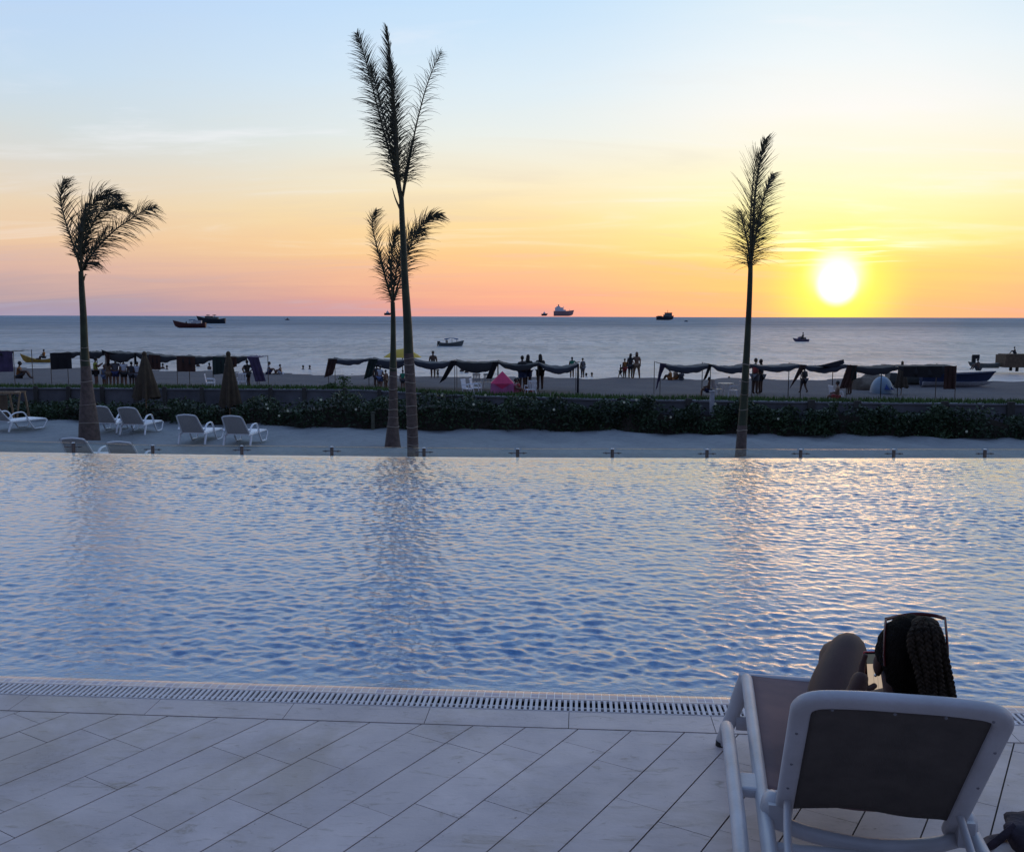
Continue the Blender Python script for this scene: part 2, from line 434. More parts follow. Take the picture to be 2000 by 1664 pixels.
gl = T.n('ShaderNodeBsdfRefraction'); gl.inputs['IOR'].default_value = 1.333; gl.inputs['Roughness'].default_value = .0; gl.inputs['Color'].default_value = (.66, .9, 1, 1)
rf = T.n('ShaderNodeBsdfGlossy'); rf.inputs['Roughness'].default_value = .015; rf.inputs['Color'].default_value = (1, 1, 1, 1)
pos = T.n('ShaderNodeNewGeometry').outputs['Position']
bn = T.n('ShaderNodeBump'); bn.inputs['Strength'].default_value = .6; bn.inputs['Distance'].default_value = .006
T.l(T.noise(T.mapping(pos, (1, 1.7, 1)), 20, 3, .55), bn.inputs['Height']); T.l(bn.outputs[0], gl.inputs['Normal']); T.l(bn.outputs[0], rf.inputs['Normal'])
fz = T.n('ShaderNodeFresnel'); fz.inputs[0].default_value = 1.333; T.l(bn.outputs[0], fz.inputs['Normal'])
mx = T.n('ShaderNodeMixShader'); T.l(T.m('POWER', fz.outputs[0], .66), mx.inputs[0]); T.l(gl.outputs[0], mx.inputs[1]); T.l(rf.outputs[0], mx.inputs[2])
o_ = T.n('ShaderNodeOutputMaterial'); T.l(mx.outputs[0], o_.inputs[0])
tag(mobj('pool_water', npmesh('pool_water', V3, Q, True), wm), kind='structure')

def mosaic(name, cols, grout, scale, rough=.3, spread=1.0):
    m = bpy.data.materials.new(name); m.use_nodes = True; T = NT(m.node_tree); b = m.node_tree.nodes['Principled BSDF']
    p = T.n('ShaderNodeNewGeometry').outputs['Position']; p = T.mapping(p, (scale, scale, scale), (0, 0, -A0))
    fr = T.vm('FRACTION', p); fl = T.vm('FLOOR', T.vm('ADD', p, (.001, .001, .001)))
    wn = T.n('ShaderNodeTexWhiteNoise'); T.l(fl, wn.inputs[0])
    c = T.ramp(wn.outputs[0], [(i / len(cols), q) for i, q in enumerate(cols)], 'CONSTANT')
    s = T.n('ShaderNodeSeparateXYZ'); T.l(fr, s.inputs[0])
    gx = T.m('LESS_THAN', s.outputs[0], .09); gy = T.m('LESS_THAN', s.outputs[1], .09)
    c = T.mix(T.m('MAXIMUM', gx, gy), c, grout)
    T.l(c, b.inputs['Base Color']); b.inputs['Roughness'].default_value = rough
    return m
M['mosaic'] = mosaic('blue_mosaic', [(.05, .28, .52), (.09, .38, .64), (.04, .21, .44), (.13, .44, .7), (.06, .12, .36)], (.30, .50, .66), 20)
M['lip'] = mosaic('sunset_tinted_mosaic', [(.62, .40, .33), (.5, .33, .30), (.7, .47, .37), (.42, .30, .33), (.66, .43, .36)], (.85, .74, .66), 26, .22)  # warm sunset reflection put into the pinkish tile colours
# basin: floor, walls, shallow mosaic lip
px_ = np.linspace(-14.7, 14.7, 60)
def strip(name, rows, m, kind='structure'):
    n = len(px_); v = []; f = []
    for r in rows:
        for x in px_: v.append(r(x))
    for i in range(len(rows) - 1):
        for k in range(n - 1): f.append((i * n + k, i * n + k + 1, (i + 1) * n + k + 1, (i + 1) * n + k))
    return tag(mobj(name, pydata(name, v, f), m), kind=kind)
def ny(x, v): return (v - x * EV.x) / EV.y
strip('pool_basin', [lambda x: (x, ny(x, V_LIP), -.030), lambda x: (x, ny(x, V_LIP + .02), -.09), lambda x: (x, ny(x, V_LIP + .32), -.34), lambda x: (x, ny(x, V_LIP + .9), -.9), lambda x: (x, ny(x, V_LIP + 1.8), -1.15), lambda x: (x, far_y(x) - .13, -1.35), lambda x: (x, far_y(x) - .13, -.03)], M['mosaic'])
strip('pool_lip', [lambda x: (x, ny(x, V_GR + .012), -.02), lambda x: (x, ny(x, V_GR + .014), .0), lambda x: (x, ny(x, V_LIP - .075), .0015), lambda x: (x, ny(x, V_LIP - .035), -.005), lambda x: (x, ny(x, V_LIP), -.030)], M['lip'])
M['edge_white'] = mat('white_edge_stone', (.75, .72, .7), .4)
strip('infinity_edge', [lambda x: (x, far_y(x) - .128, -.03), lambda x: (x, far_y(x) - .12, -.022), lambda x: (x, far_y(x) - .005, -.020), lambda x: (x, far_y(x) + .02, -.012), lambda x: (x, far_y(x) + .05, -.06), lambda x: (x, far_y(x) + .06, -1.6)], M['edge_white'])

# ------------------------------------------------------------------ ground beyond the pool
ZS = -1.55; ZB = -2.40; ZSEA = -2.47; ZT = -.62
wl_px = [(-700, 755), (0, 757), (700, 761), (900, 772), (1200, 780), (1750, 787), (2000, 789), (2700, 792)]
WL = [G(x, y, ZT) for x, y in wl_px]
wlx = np.array([p.x for p in WL]); wly = np.array([p.y for p in WL])
def wall_y(x): return float(np.interp(x, wlx, wly))
sh_px = [(-900, 712), (0, 715), (300, 722), (500, 728), (800, 735), (1200, 738), (1600, 741), (2000, 745), (2900, 750)]
SHL = [G(x, y, ZSEA) for x, y in sh_px]; shx = np.array([p.x for p in SHL]); shy = np.array([p.y for p in SHL])
def shore_y(x): return float(np.interp(x, shx, shy))

def sand_mat(name, c1, c2, c3, sc):
    m = bpy.data.materials.new(name); m.use_nodes = True; T = NT(m.node_tree); b = m.node_tree.nodes['Principled BSDF']
    p = T.n('ShaderNodeNewGeometry').outputs['Position']
    n1 = T.noise(p, .5 * sc, 5, .6); n2 = T.noise(p, 5 * sc, 4, .65); n3 = T.noise(p, 30, 2, .5)
    c = T.mix(T.mr(n1, .35, .65), c1, c2); c = T.mix(T.mr(n2, .5, .75, 0, .55), c, c3)
    T.l(c, b.inputs['Base Color']); b.inputs['Roughness'].default_value = .95
    bn = T.n('ShaderNodeBump'); bn.inputs['Strength'].default_value = .9; bn.inputs['Distance'].default_value = .06
    T.l(T.m('ADD', n2, T.m('MULTIPLY', n3, .3)), bn.inputs['Height']); T.l(bn.outputs[0], b.inputs['Normal'])
    return m
M['sand'] = sand_mat('pool_side_sand', (.27, .285, .29), (.23, .245, .25), (.16, .165, .17), 1)
M['beach'] = sand_mat('grey_beach_sand', (.115, .105, .11), (.09, .083, .088), (.05, .046, .05), 1)
def ground(name, xs, rows, zf, m):
    v = []; f = []; n = len(xs)
    for r in rows:
        for x in xs: y = r(x); v.append((x, y, zf(x, y)))
    for i in range(len(rows) - 1):
        for k in range(n - 1): f.append((i * n + k, i * n + k + 1, (i + 1) * n + k + 1, (i + 1) * n + k))
    return tag(mobj(name, pydata(name, v, f), m, smooth=True), kind='structure')
def zs(x, y):
    n = .045 * math.sin(x * 1.3 + y * .7) * math.sin(y * 1.1 - x * .4) + .03 * math.sin(x * 3.1 + 1.7 * y) + .018 * math.sin(5.3 * x - 2.9 * y) + .012 * math.sin(9.1 * x + 6.3 * y)
    return ZS + n
gx_ = [-26 + i * .35 for i in range(150)]
rows = [(lambda x, t=t: float(far_y(x)) + .1 + (wall_y(x) + .1 - float(far_y(x))) * t) for t in [i / 55 for i in range(56)]]
ground('sand', gx_, rows, zs, M['sand'])
def zb(x, y):
    s = shore_y(x); w = wall_y(x)
    if y < w + 5: b = ZB + (ZT - .12 - ZB) * (max(0, min(1, 1 - (y - w - .9) / 3.6))) ** 1.3
    elif y > s - 3: b = ZB - (y - s + 3) * .026 if y < s + 2 else ZB - .13 - (y - s - 2) * .12
    else: b = ZB
    return b + .035 * math.sin(x * .9 + y * .5) * math.sin(y * .8) + .02 * math.sin(x * 2.3 - y * 1.4)
bx_ = [-75 + i * .75 for i in range(200)]
def brow(t):
    def r(x):
        w = wall_y(x) + .24; s = shore_y(x) + 14
        return w + (s - w) * t
    return r
ground('beach', bx_, [brow((i / 90) ** 1.25) for i in range(91)], zb, M['beach'])

# sea
sm = bpy.data.materials.new('sea_water'); sm.use_nodes = True; T = NT(sm.node_tree); b = sm.node_tree.nodes['Principled BSDF']
p = T.n('ShaderNodeNewGeometry').outputs['Position']
big = T.noise(T.mapping(p, (.004, .028, 1)), 1, 5, .65)
mid_ = T.noise(T.mapping(p, (.10, .34, 1)), 1, 4, .62)
sm_ = T.noise(T.mapping(p, (.75, 1.5, 1)), 1, 4, .65)
sepp = T.n('ShaderNodeSeparateXYZ'); T.l(p, sepp.inputs[0])
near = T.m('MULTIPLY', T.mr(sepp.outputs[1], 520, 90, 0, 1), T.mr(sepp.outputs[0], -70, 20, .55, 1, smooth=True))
fr = T.noise(T.mapping(p, (.05, .055, 1)), 1, 10, .78, dist=.3)
fr2 = T.noise(T.mapping(p, (.42, .15, 1)), 1, 4, .6, dist=.3); fr3 = T.noise(T.mapping(p, (.014, .018, 1)), 1, 7, .7, dist=.3)
farc = T.mix(T.mr(big, .38, .62), (.035, .095, .165), (.09, .19, .30))
farc = T.mix(T.mr(fr3, .48, .58, 0, .7), farc, (.26, .36, .46)); farc = T.mix(T.mr(fr3, .45, .36, 0, .5), farc, (.03, .08, .14))
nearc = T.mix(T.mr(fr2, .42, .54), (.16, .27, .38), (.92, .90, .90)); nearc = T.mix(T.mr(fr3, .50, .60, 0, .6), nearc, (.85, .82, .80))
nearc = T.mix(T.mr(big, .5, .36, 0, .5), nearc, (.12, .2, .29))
c = T.mix(near, farc, nearc)  # sky reflection put into the sea colour, paler towards the shore
surf = T.m('MULTIPLY', T.mr(mid_, .52, .62, 0, .9, smooth=True), T.mr(sepp.outputs[1], 120, 80, 0, 1, smooth=True))
c = T.mix(surf, c, (.78, .77, .77))
b1 = T.n('ShaderNodeBump'); b1.inputs['Strength'].default_value = 1; b1.inputs['Distance'].default_value = 1.0
hh = T.m('ADD', T.m('MULTIPLY', sm_, 1.3), T.m('ADD', T.m('MULTIPLY', mid_, 3.0), T.m('MULTIPLY', fr, 5)))
T.l(hh, b1.inputs['Height'])
sm.node_tree.nodes.remove(b)
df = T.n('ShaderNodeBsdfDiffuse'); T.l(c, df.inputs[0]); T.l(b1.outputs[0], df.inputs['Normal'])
gs = T.n('ShaderNodeBsdfGlossy'); gs.inputs['Roughness'].default_value = .28; gs.inputs['Color'].default_value = (.9, .95, 1, 1); T.l(b1.outputs[0], gs.inputs['Normal'])
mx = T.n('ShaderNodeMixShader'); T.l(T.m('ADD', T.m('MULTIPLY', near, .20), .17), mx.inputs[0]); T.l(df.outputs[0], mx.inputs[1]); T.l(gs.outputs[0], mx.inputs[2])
T.l(mx.outputs[0], sm.node_tree.nodes['Material Output'].inputs[0])
ys = [55 + 2.0 * i for i in range(60)] + [175 * (1.13 ** i) for i in range(1, 46)]
v = []; f = []; nx = 81
for y in ys:
    for k in range(nx):
        x = (k / (nx - 1) - .5) * (max(200, y * 3.2))
        zz_ = 0
        if y < 400: zz_ = .07 * math.sin(y * .42 + .5 * math.sin(x * .05) + .02 * x) + .05 * math.sin(y * .9 + x * .06)
        v.append((x, y, ZSEA + zz_ * min(1, max(0, (y - 72) / 30))))
for i in range(len(ys) - 1):
    for k in range(nx - 1): f.append((i * nx + k, i * nx + k + 1, (i + 1) * nx + k + 1, (i + 1) * nx + k))
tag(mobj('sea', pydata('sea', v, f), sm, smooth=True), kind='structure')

# ------------------------------------------------------------------ retaining wall, hedge, fence
wall = empty('retaining_wall', (0, 29, ZS), 0, 'low grey concrete wall running behind the hedge, grass growing along its top', 'wall')
wxs = [-34 + i * 1.0 for i in range(69)]
def wall_strip(name, rows, m):
    v = []; f = []; n = len(wxs)
    for r in rows:
        for x in wxs: p = r(x); v.append((p[0], p[1] - 29, p[2] - ZS))
    for i in range(len(rows) - 1):
        for k in range(n - 1): f.append((i * n + k, i * n + k + 1, (i + 1) * n + k + 1, (i + 1) * n + k))
    return mobj(name, pydata(name, v, f), m, wall)
wall_strip('wall_face', [lambda x: (x, wall_y(x), ZS - .3), lambda x: (x, wall_y(x), ZT - .05), lambda x: (x, wall_y(x) + .22, ZT - .05), lambda x: (x, wall_y(x) + .22, ZS - .3)], M['concrete'])
wall_strip('wall_cap', [lambda x: (x, wall_y(x) - .03, ZT - .048), lambda x: (x, wall_y(x) - .03, ZT), lambda x: (x, wall_y(x) + .25, ZT), lambda x: (x, wall_y(x) + .25, ZT - .048)], M['concrete_pale'])
for px in (70, 134, 200, 265, 322, 395, 460, 529, 595, 674, 740, 1215, 1262, 1345, 1450, 1585, 1676, 1846, 1975):
    p = G(px, 775, ZT); q = ray(px, 775); x = q.x / q.y * wall_y(p.x); y = wall_y(x)
    pb = MB(); pb.box((x, y - .07 - 29, (ZT + .06 - ZS) / 2), (.13 if px < 800 else .2, .08, ZT + .06 - ZS)); pb.build('wall_post', M['post_dark'], wall)

def leaves(n, posf, size, mname, aspect=.45, name='leaves', spread=1.0):
    P0 = np.array([posf() for _ in range(n)]); N = RNG.normal(size=(n, 3)); N /= np.linalg.norm(N, axis=1)[:, None]
    A = RNG.normal(size=(n, 3)); A -= N * (A * N).sum(1)[:, None]; A /= np.linalg.norm(A, axis=1)[:, None]; B = np.cross(N, A)
    s = size * RNG.uniform(.6, 1.35, n)[:, None]
    v = np.stack([P0 - A * s, P0 - B * s * aspect, P0 + A * s, P0 + B * s * aspect], 1).reshape(-1, 3)
    q = np.arange(n * 4).reshape(-1, 4)
    return npmesh(name, v, q)
# grass on top of the wall (nobody could count the blades)
def gpos():
    x = random.uniform(-26, 26); dens = .55 + .45 * math.sin(x * .9) * math.sin(x * .37 + 1)
    y = wall_y(x) + random.uniform(-.02, .95)
    return (x, y, ZT + random.uniform(-.02, .05) + .05 * dens * random.random())
def grass(n):
    v = []; 
    for _ in range(n):
        x, y, z = gpos(); a = random.random() * 6.28; h = random.uniform(.03, .10); w = .02
        dx, dy = math.cos(a) * w, math.sin(a) * w; lx, ly = random.uniform(-.05, .05), random.uniform(-.05, .05)
        v += [(x - dx, y - dy, z - .06), (x + dx, y + dy, z - .06), (x + lx, y + ly, z + h)]
    return npmesh('grass', v, np.arange(len(v)).reshape(-1, 3))
tag(mobj('grass', grass(16000), M['grass']), 'strip of short green grass growing along the top of the retaining wall', 'grass', kind='stuff')

# hedge
hb_px = [(-600, 812), (0, 818), (300, 826), (600, 836), (1100, 843), (1350, 846), (1500, 849), (1700, 848), (2000, 862), (2600, 872)]
HB = [G(x, y, ZS) for x, y in hb_px]; hbx = np.array([p.x for p in HB]); hby = np.array([p.y for p in HB])
ht_px = [(-600, 782), (45, 783), (200, 790), (330, 787), (500, 786), (620, 777), (830, 774), (1000, 778), (1200, 780), (1400, 786), (1600, 790), (1760, 792), (2000, 800), (2600, 800)]
def hedge_profile(x):
    yb = wall_y(x) - .12; yf = min(float(np.interp(x, hbx, hby)), yb - .55); ym = (yf + yb) / 2
    px = 1000 + F * x / (ym + .2)
    py = float(np.interp(px, [q[0] for q in ht_px], [q[1] for q in ht_px]))
    top = P(1000, py, yf + .35).z
    n = .10 * math.sin(x * 2.1) + .08 * math.sin(x * 4.7 + 1) + .05 * math.sin(x * 9.3 + 2)
    return yf, min(yb, yf + 1.5), top + n - .04
def hpos():
    while True:
        x = random.uniform(-25, 24); yf, yb, top = hedge_profile(x)
        u = random.random(); v = random.random() ** .7
        front = .14 * math.sin(x * 2.9 + 1) * math.sin(x * 1.3) + .1 * math.sin(x * 6.1)
        y = yf + (yb - yf) * (random.random() ** 1.8) + front * (1 - v * .3)
        px = 1000 + F * x / y
        if px > 1150 and v > .45 and math.sin(x * 3.1) * math.sin(x * 1.7 + .6) > .5 and random.random() < .8: continue
        if px < 620 and v > .7 and math.sin(x * 2.6) > .2 and random.random() < .75: continue
        return (x, y, ZS + (top - ZS) * v)
hedge = empty('hedge', (0, 28, ZS), 0, 'long dense dark green flowering hedge between the sand and the beach', 'hedge')
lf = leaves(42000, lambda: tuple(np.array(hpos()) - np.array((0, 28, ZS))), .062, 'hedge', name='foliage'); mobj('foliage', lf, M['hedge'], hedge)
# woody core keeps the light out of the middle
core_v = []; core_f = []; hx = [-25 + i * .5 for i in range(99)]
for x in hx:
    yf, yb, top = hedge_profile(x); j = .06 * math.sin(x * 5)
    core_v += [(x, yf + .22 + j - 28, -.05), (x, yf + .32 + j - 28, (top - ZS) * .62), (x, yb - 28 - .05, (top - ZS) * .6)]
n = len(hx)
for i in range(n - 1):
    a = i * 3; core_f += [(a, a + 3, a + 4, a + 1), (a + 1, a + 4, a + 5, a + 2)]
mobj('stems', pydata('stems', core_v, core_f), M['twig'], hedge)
for px, py in ((523, 798), (545, 812), (520, 790), (627, 781), (695, 800), (562, 803), (948, 772), (1219, 786), (1243, 781), (1397, 789), (863, 772), (925, 790), (1082, 800), (1753, 812), (1776, 823), (1888, 843), (1520, 818), (1310, 815)):
    p = P(px, py, float(np.interp((px - 1000) / F * 29, hbx, hby)) - .12)
    fb = MB()
    for k in range(5):
        a = k * 1.257; fb.ball(p - Vector((0, 28, ZS)) + Vector((math.cos(a) * .022, 0, math.sin(a) * .022)), (.016, .010, .016), 6, 4)
    fb.build('flower', M['flower'], hedge)
# pale ground plant at the foot of the hedge
gp = G(1832, 853, ZS); pl = empty('ground_plant', gp, 0, 'pale green low spreading plant at the foot of the dark hedge on the right', 'plant')
mobj('leaves', leaves(420, lambda: (random.gauss(0, .3), random.gauss(-.05, .12), abs(random.gauss(.06, .06))), .05, '', name='leaves'), M['hedge_pale'], pl)
for px, hh_, nm in ((672, .42, 'tallest small green shrub on the wall, left of the twin palms'), (640, .16, 'tiny low green shrub on the wall beside the first tarp post'), (650, .2, 'small round green shrub between the tiny one and the tallest one on the wall')):
    p = P(px, 757, wall_y((px - 1000) / F * 33) + .35); p.z = ZT - .06
    e = empty('small_shrub', p, 0, nm, 'shrub', 'small shrubs on top of the wall')
    mobj('leaves', leaves(int(500 * hh_ + 60), lambda: (random.gauss(0, .13 * (hh_ + .35)), random.gauss(0, .08), abs(random.random() * hh_) + .05), .04, '', name='leaves'), M['grass'], e)
    t_ = MB(); t_.tube([(0, 0, -.02), (0, 0, hh_ * .7)], .012, 6); t_.build('stem', M['twig'], e)
# posts standing in the hedge
def stake(px, y0p, y1p, w, m, label, name='garden_post'):
    b = G(px, y1p, ZS); t = P(px, y0p, b.y); o = MB(); hh2 = t.z - ZS
    o.box((0, 0, hh2 / 2 - .05), (w, w * .7, hh2 + .1)); o.box((0, 0, hh2 + .01), (w * 1.25, w, .03))
    e = o.build(name, m); e.location = (b.x, b.y - .15, ZS); tag(e, label, 'post')
stake(1387, 764, 843, .13, mat('whitish_post', (.42, .42, .46), .7), 'slim whitish post standing at the front of the hedge left of the right palm')
stake(730, 805, 838, .10, mat('olive_post', (.1, .1, .07), .8), 'short olive stake at the foot of the hedge left of the twin palms')

# wooden stand at the far left
st = empty('wooden_stand', G(2, 824, ZS), R(8), 'pale wooden stand with a brown boarded side at the left end of the hedge', 'stand')
o = MB(); o.box((-.35, 0, .45), (1.15, .05, .84)); o.build('board_panel', M['wood_dark'], st)
o = MB(); o.box((-.1, -.03, .93), (1.5, .10, .06)); o.box((-.1, .45, .93), (1.5, .06, .05)); o.build('top_rail', M['wood'], st)
for x0, x1, y in ((.30, .40, 0), (.62, .46, .0), (.62, .72, .42), (-.8, -.8, .0)):
    o = MB(); o.tube([(x0, y, .92), (x1, y + .05, 0)], .035, 4); o.build('leg', M['wood'], st)
o = MB(); o.box((.45, .2, .93), (.07, .5, .05)); o.build('crosspiece', M['wood'], st)

# glass fence behind the infinity edge
gf = empty('glass_fence', (0, 13.4, -1.5), 0, 'frameless glass fence with short steel posts just behind the far edge of the pool', 'fence')
gm = bpy.data.materials.new('fence_glass'); gm.use_nodes = True; T = NT(gm.node_tree); gm.node_tree.nodes.clear()
tr = T.n('ShaderNodeBsdfTransparent'); tr.inputs[0].default_value = (.93, .96, .95, 1); gs = T.n('ShaderNodeBsdfGlossy'); gs.inputs['Roughness'].default_value = .02; gs.inputs['Color'].default_value = (1, 1, 1, 1)
fr = T.n('ShaderNodeFresnel'); fr.inputs[0].default_value = 1.45; mx = T.n('ShaderNodeMixShader'); T.l(T.m('ADD', fr.outputs[0], .02), mx.inputs[0]); T.l(tr.outputs[0], mx.inputs[1]); T.l(gs.outputs[0], mx.inputs[2])
o_ = T.n('ShaderNodeOutputMaterial'); T.l(mx.outputs[0], o_.inputs[0])
M['glass_edge'] = mat('glass_edge', (.16, .15, .15), .3)
ps = [(-190, 858), (-20, 861), (143, 865), (298, 870), (472, 871), (648, 873), (828, 875), (1011, 877), (1196, 877), (1381, 878), (1564, 878), (1746, 878), (1924, 878), (2105, 878)]
pts_f = []
for px, py in ps:
    x = (px - 1000) / F * 13.2; y = float(far_y(x)) + .42; p = P(px, py, y); pts_f.append(p)
    o = MB(); b = p - gf.location
    o.tube([(b.x, b.y, 0), (b.x, b.y, b.z)], .023, 12); q = o.build('post', M['steel'], gf, True)
    o = MB(); o.ball((b.x, b.y, b.z), (.024, .024, .010), 12, 4); o.build('post_cap', M['chrome'], q, True)
    o = MB(); z = P(px, py + 8, y).z - gf.location.z
    dx = (Vector((1, 0, 0))); o.tube([(b.x - .125, b.y, z), (b.x + .125, b.y, z)], .006, 8)
    for s in (-.085, .085): o.ball((b.x + s, b.y, z), (.02, .014, .012), 8, 6)
    o.build('clamp_bar', M['steel'], q, True)
for a, b in zip(pts_f[:-1], pts_f[1:]):
    a = a - gf.location; b = b - gf.location; dd = (b - a); dd.z = 0; L = dd.length; dd.normalize(); nrm = Vector((-dd.y, dd.x, 0)) * .005
    a2 = Vector((a.x, a.y, 0)) + dd * .05; b2 = Vector((b.x, b.y, 0)) - dd * .05
    v = []
    for z0, z1 in ((.15, .15), (a.z + .0, b.z + .0)):
        v += [a2 - nrm + Vector((0, 0, z0)), b2 - nrm + Vector((0, 0, z1)), b2 + nrm + Vector((0, 0, z1)), a2 + nrm + Vector((0, 0, z0))]
    o = MB(); o.add(v, [(3, 2, 1, 0), (4, 5, 6, 7), (0, 1, 5, 4), (1, 2, 6, 5), (2, 3, 7, 6), (3, 0, 4, 7)]); gp_ = o.build('glass_panel', gm, gf)
    o = MB(); t0, t1 = v[4], v[5]; o.box(((v[4] + v[6]) / 2) + Vector((0, 0, .004)), ((v[5] - v[4]).length, .012, .005), Matrix.Rotation(math.atan2(dd.y, dd.x), 3, 'Z') @ Matrix.Rotation(-math.atan2(b.z - a.z, L), 3, 'Y')); o.build('polished_edge', M['glass_edge'], gp_)

# ------------------------------------------------------------------ palms
def frond(parent, pts, Y, left_len, right_len, n=70, droop=.5, wind=.35, w=.02, r0=.03, start=.12, angle=55, jitter=.25, depth=(0, 0), dry=False, taper=True, clump=1, tipup=0):
    """rachis through surveyed points; leaflets both sides in 3D around it"""
    o0 = parent.location; C = []
    for i, (px, py) in enumerate(pts):
        t = i / (len(pts) - 1); C.append(P(px, py, Y + depth[0] + (depth[1] - depth[0]) * t) - o0)
    n = int(n * .9); w *= .6; left_len *= 1.18; right_len *= 1.18
    C = curve(C, 10); N = len(C); mb = MB()
    mb.tube(C, [max(.006, r0 * (1 - .85 * i / N)) for i in range(N)], 6)
    V = []; Fc = []
    for side, ln in ((-1, left_len), (1, right_len)):
        if ln <= 0: continue
        for k in range(n):
            t = start + (1 - start) * (k + random.random()) / n; f = t * (N - 1); i = min(int(f), N - 2); p = C[i].lerp(C[i + 1], f - i)
            tan = (C[i + 1] - C[i]).normalized(); lat = Vector((tan.z, 0, -tan.x)) * side
            lat = (lat + Vector((0, random.uniform(-.75, .75), 0))).normalized()
            a = R(angle * (1 - .45 * t) * random.uniform(1 - jitter, 1 + jitter))
            dirv = (tan * math.cos(a) + lat * math.sin(a)).normalized()
            L = ln * (math.sin(math.pi * min(1, (t * .78 + .2))) ** .6 if taper else 1) * random.uniform(.45, 1.2)
            q = p.copy(); d_ = dirv.copy(); seg = 5; dr_ = droop * random.uniform(.3, 1.9); wi_ = wind * random.uniform(.3, 1.7); ww = w * random.uniform(.7, 1.2) * (1 - .45 * t)
            nrm = d_.cross(Vector((0, 1, 0)));  nrm = nrm.normalized() if nrm.length > .05 else Vector((1, 0, 0))
            nrm = (nrm + Vector((0, random.uniform(-.5, .5), 0))).normalized()
            b = len(V)
            for s in range(seg + 1):
                u = s / seg; wd = ww * (1 - u ** 1.6) * (0.55 + .45 * min(1, u * 5)) + .0015
                V.append(q - nrm * wd); V.append(q + nrm * wd)
                q = q + d_ * (L / seg)
                d_ = (d_ + Vector((wi_ / seg * 1.3, 0, -dr_ / seg * 1.6 + tipup / seg)) * (.4 + u)).normalized()
            for s in range(seg): Fc.append((b + 2 * s, b + 2 * s + 1, b + 2 * s + 3, b + 2 * s + 2))
    mb.add(V, Fc)
    return mb.build('frond', M['frond_dry'] if dry else M['frond'], parent, merge=False)
def palm(label, Y, outline, shaft_from, rings):
    """outline: (centre px, y px, width px) bottom to top"""
    bx, by, bw_ = outline[0]; base = P(bx, by, Y); e = empty('palm_tree', (base.x, Y, ZS), 0, label, 'palm tree', 'royal palms standing in the sand')
    pts = [P(x, y, Y) - e.location for x, y, w in outline]; rad = [w / F * Y / 2 * 1.02 for x, y, w in outline]
    pts[0].z = min(pts[0].z, 0) - .05
    T_ = [(p, r) for p, r, (x, y, w) in zip(pts, rad, outline)]
    sp_ = min(range(len(outline)), key=lambda i: abs(outline[i][1] - shaft_from)); lo = T_[:sp_ + 1]; hi = T_[sp_:]
    def smooth(L):
        c = curve([p for p, r in L], 6); rr = curve([Vector((r, 0, 0)) for p, r in L], 6); return c, [max(.01, q.x) for q in rr]
    c, r = smooth(lo); mb = MB(); mb.tube(c, r, 20); mb.build('trunk', M['trunk'], e, True)
    c2, r2 = smooth(hi); mb = MB(); mb.tube(c2, r2, 16); mb.build('crownshaft', M['shaft'], e, True)
    for k, y in enumerate(rings):
        mb = MB()
        for i in range(len(outline) - 1):
            if outline[i][1] >= y >= outline[i + 1][1]:
                t = (outline[i][1] - y) / (outline[i][1] - outline[i + 1][1]); p = pts[i].lerp(pts[i + 1], t); rr = rad[i] + (rad[i + 1] - rad[i]) * t
                ring = [p + Vector((math.cos(a) * rr * 1.012, math.sin(a) * rr * 1.012, .012 * math.sin(a * 2 + k))) for a in [j * 2 * math.pi / 20 for j in range(21)]]
                mb.tube(ring, .008 if k % 2 else .012, 5, False); mb.build('ring_scar', M['trunk_ring'], e)
    return e
YL = G(175, 858, ZS).y
pa = palm('thick-based palm at the left beside the white loungers, crown blown to the right', YL,
          [(175, 860, 40), (174, 840, 38), (172, 800, 31), (170, 760, 23), (167, 715, 17.5), (165, 680, 14.5), (163, 620, 12.5), (160, 570, 11), (158, 530, 9)], 700, [704, 679, 745, 790, 825])
frond(pa, [(158, 530), (147, 490), (130, 440), (119, 395), (121, 370), (127, 351)], YL, .34, .62, 90, droop=.25, wind=.3, angle=58, w=.022)
frond(pa, [(158, 530), (160, 470), (170, 420), (190, 390), (212, 381), (234, 384)], YL, .6, .6, 110, droop=.7, wind=.6, angle=48, w=.024, depth=(0, -.6))
frond(pa, [(158, 530), (165, 480), (185, 430), (208, 405), (230, 398), (248, 404)], YL, .5, .65, 100, droop=.8, wind=.5, angle=50, w=.024, depth=(0, .5))
frond(pa, [(159, 530), (185, 490), (222, 452), (256, 428), (284, 411), (306, 403)], YL, .5, .72, 90, droop=.75, wind=.15, angle=55, w=.02)
frond(pa, [(159, 530), (156, 480), (160, 440), (170, 400)], YL, .4, .5, 80, droop=.3, wind=.5, angle=40, w=.024, depth=(0, .4))
frond(pa, [(159, 532), (172, 500), (195, 470), (212, 440)], YL, .3, .6, 70, droop=.9, wind=.3, angle=55, w=.02, depth=(0, -.4))
frond(pa, [(159, 534), (166, 520), (180, 512), (192, 512)], YL, .0, .45, 40, droop=.6, wind=.3, angle=60, w=.02)
frond(pa, [(163, 548), (167, 535)], YL, 0, .1, 4, dry=True, r0=.03)

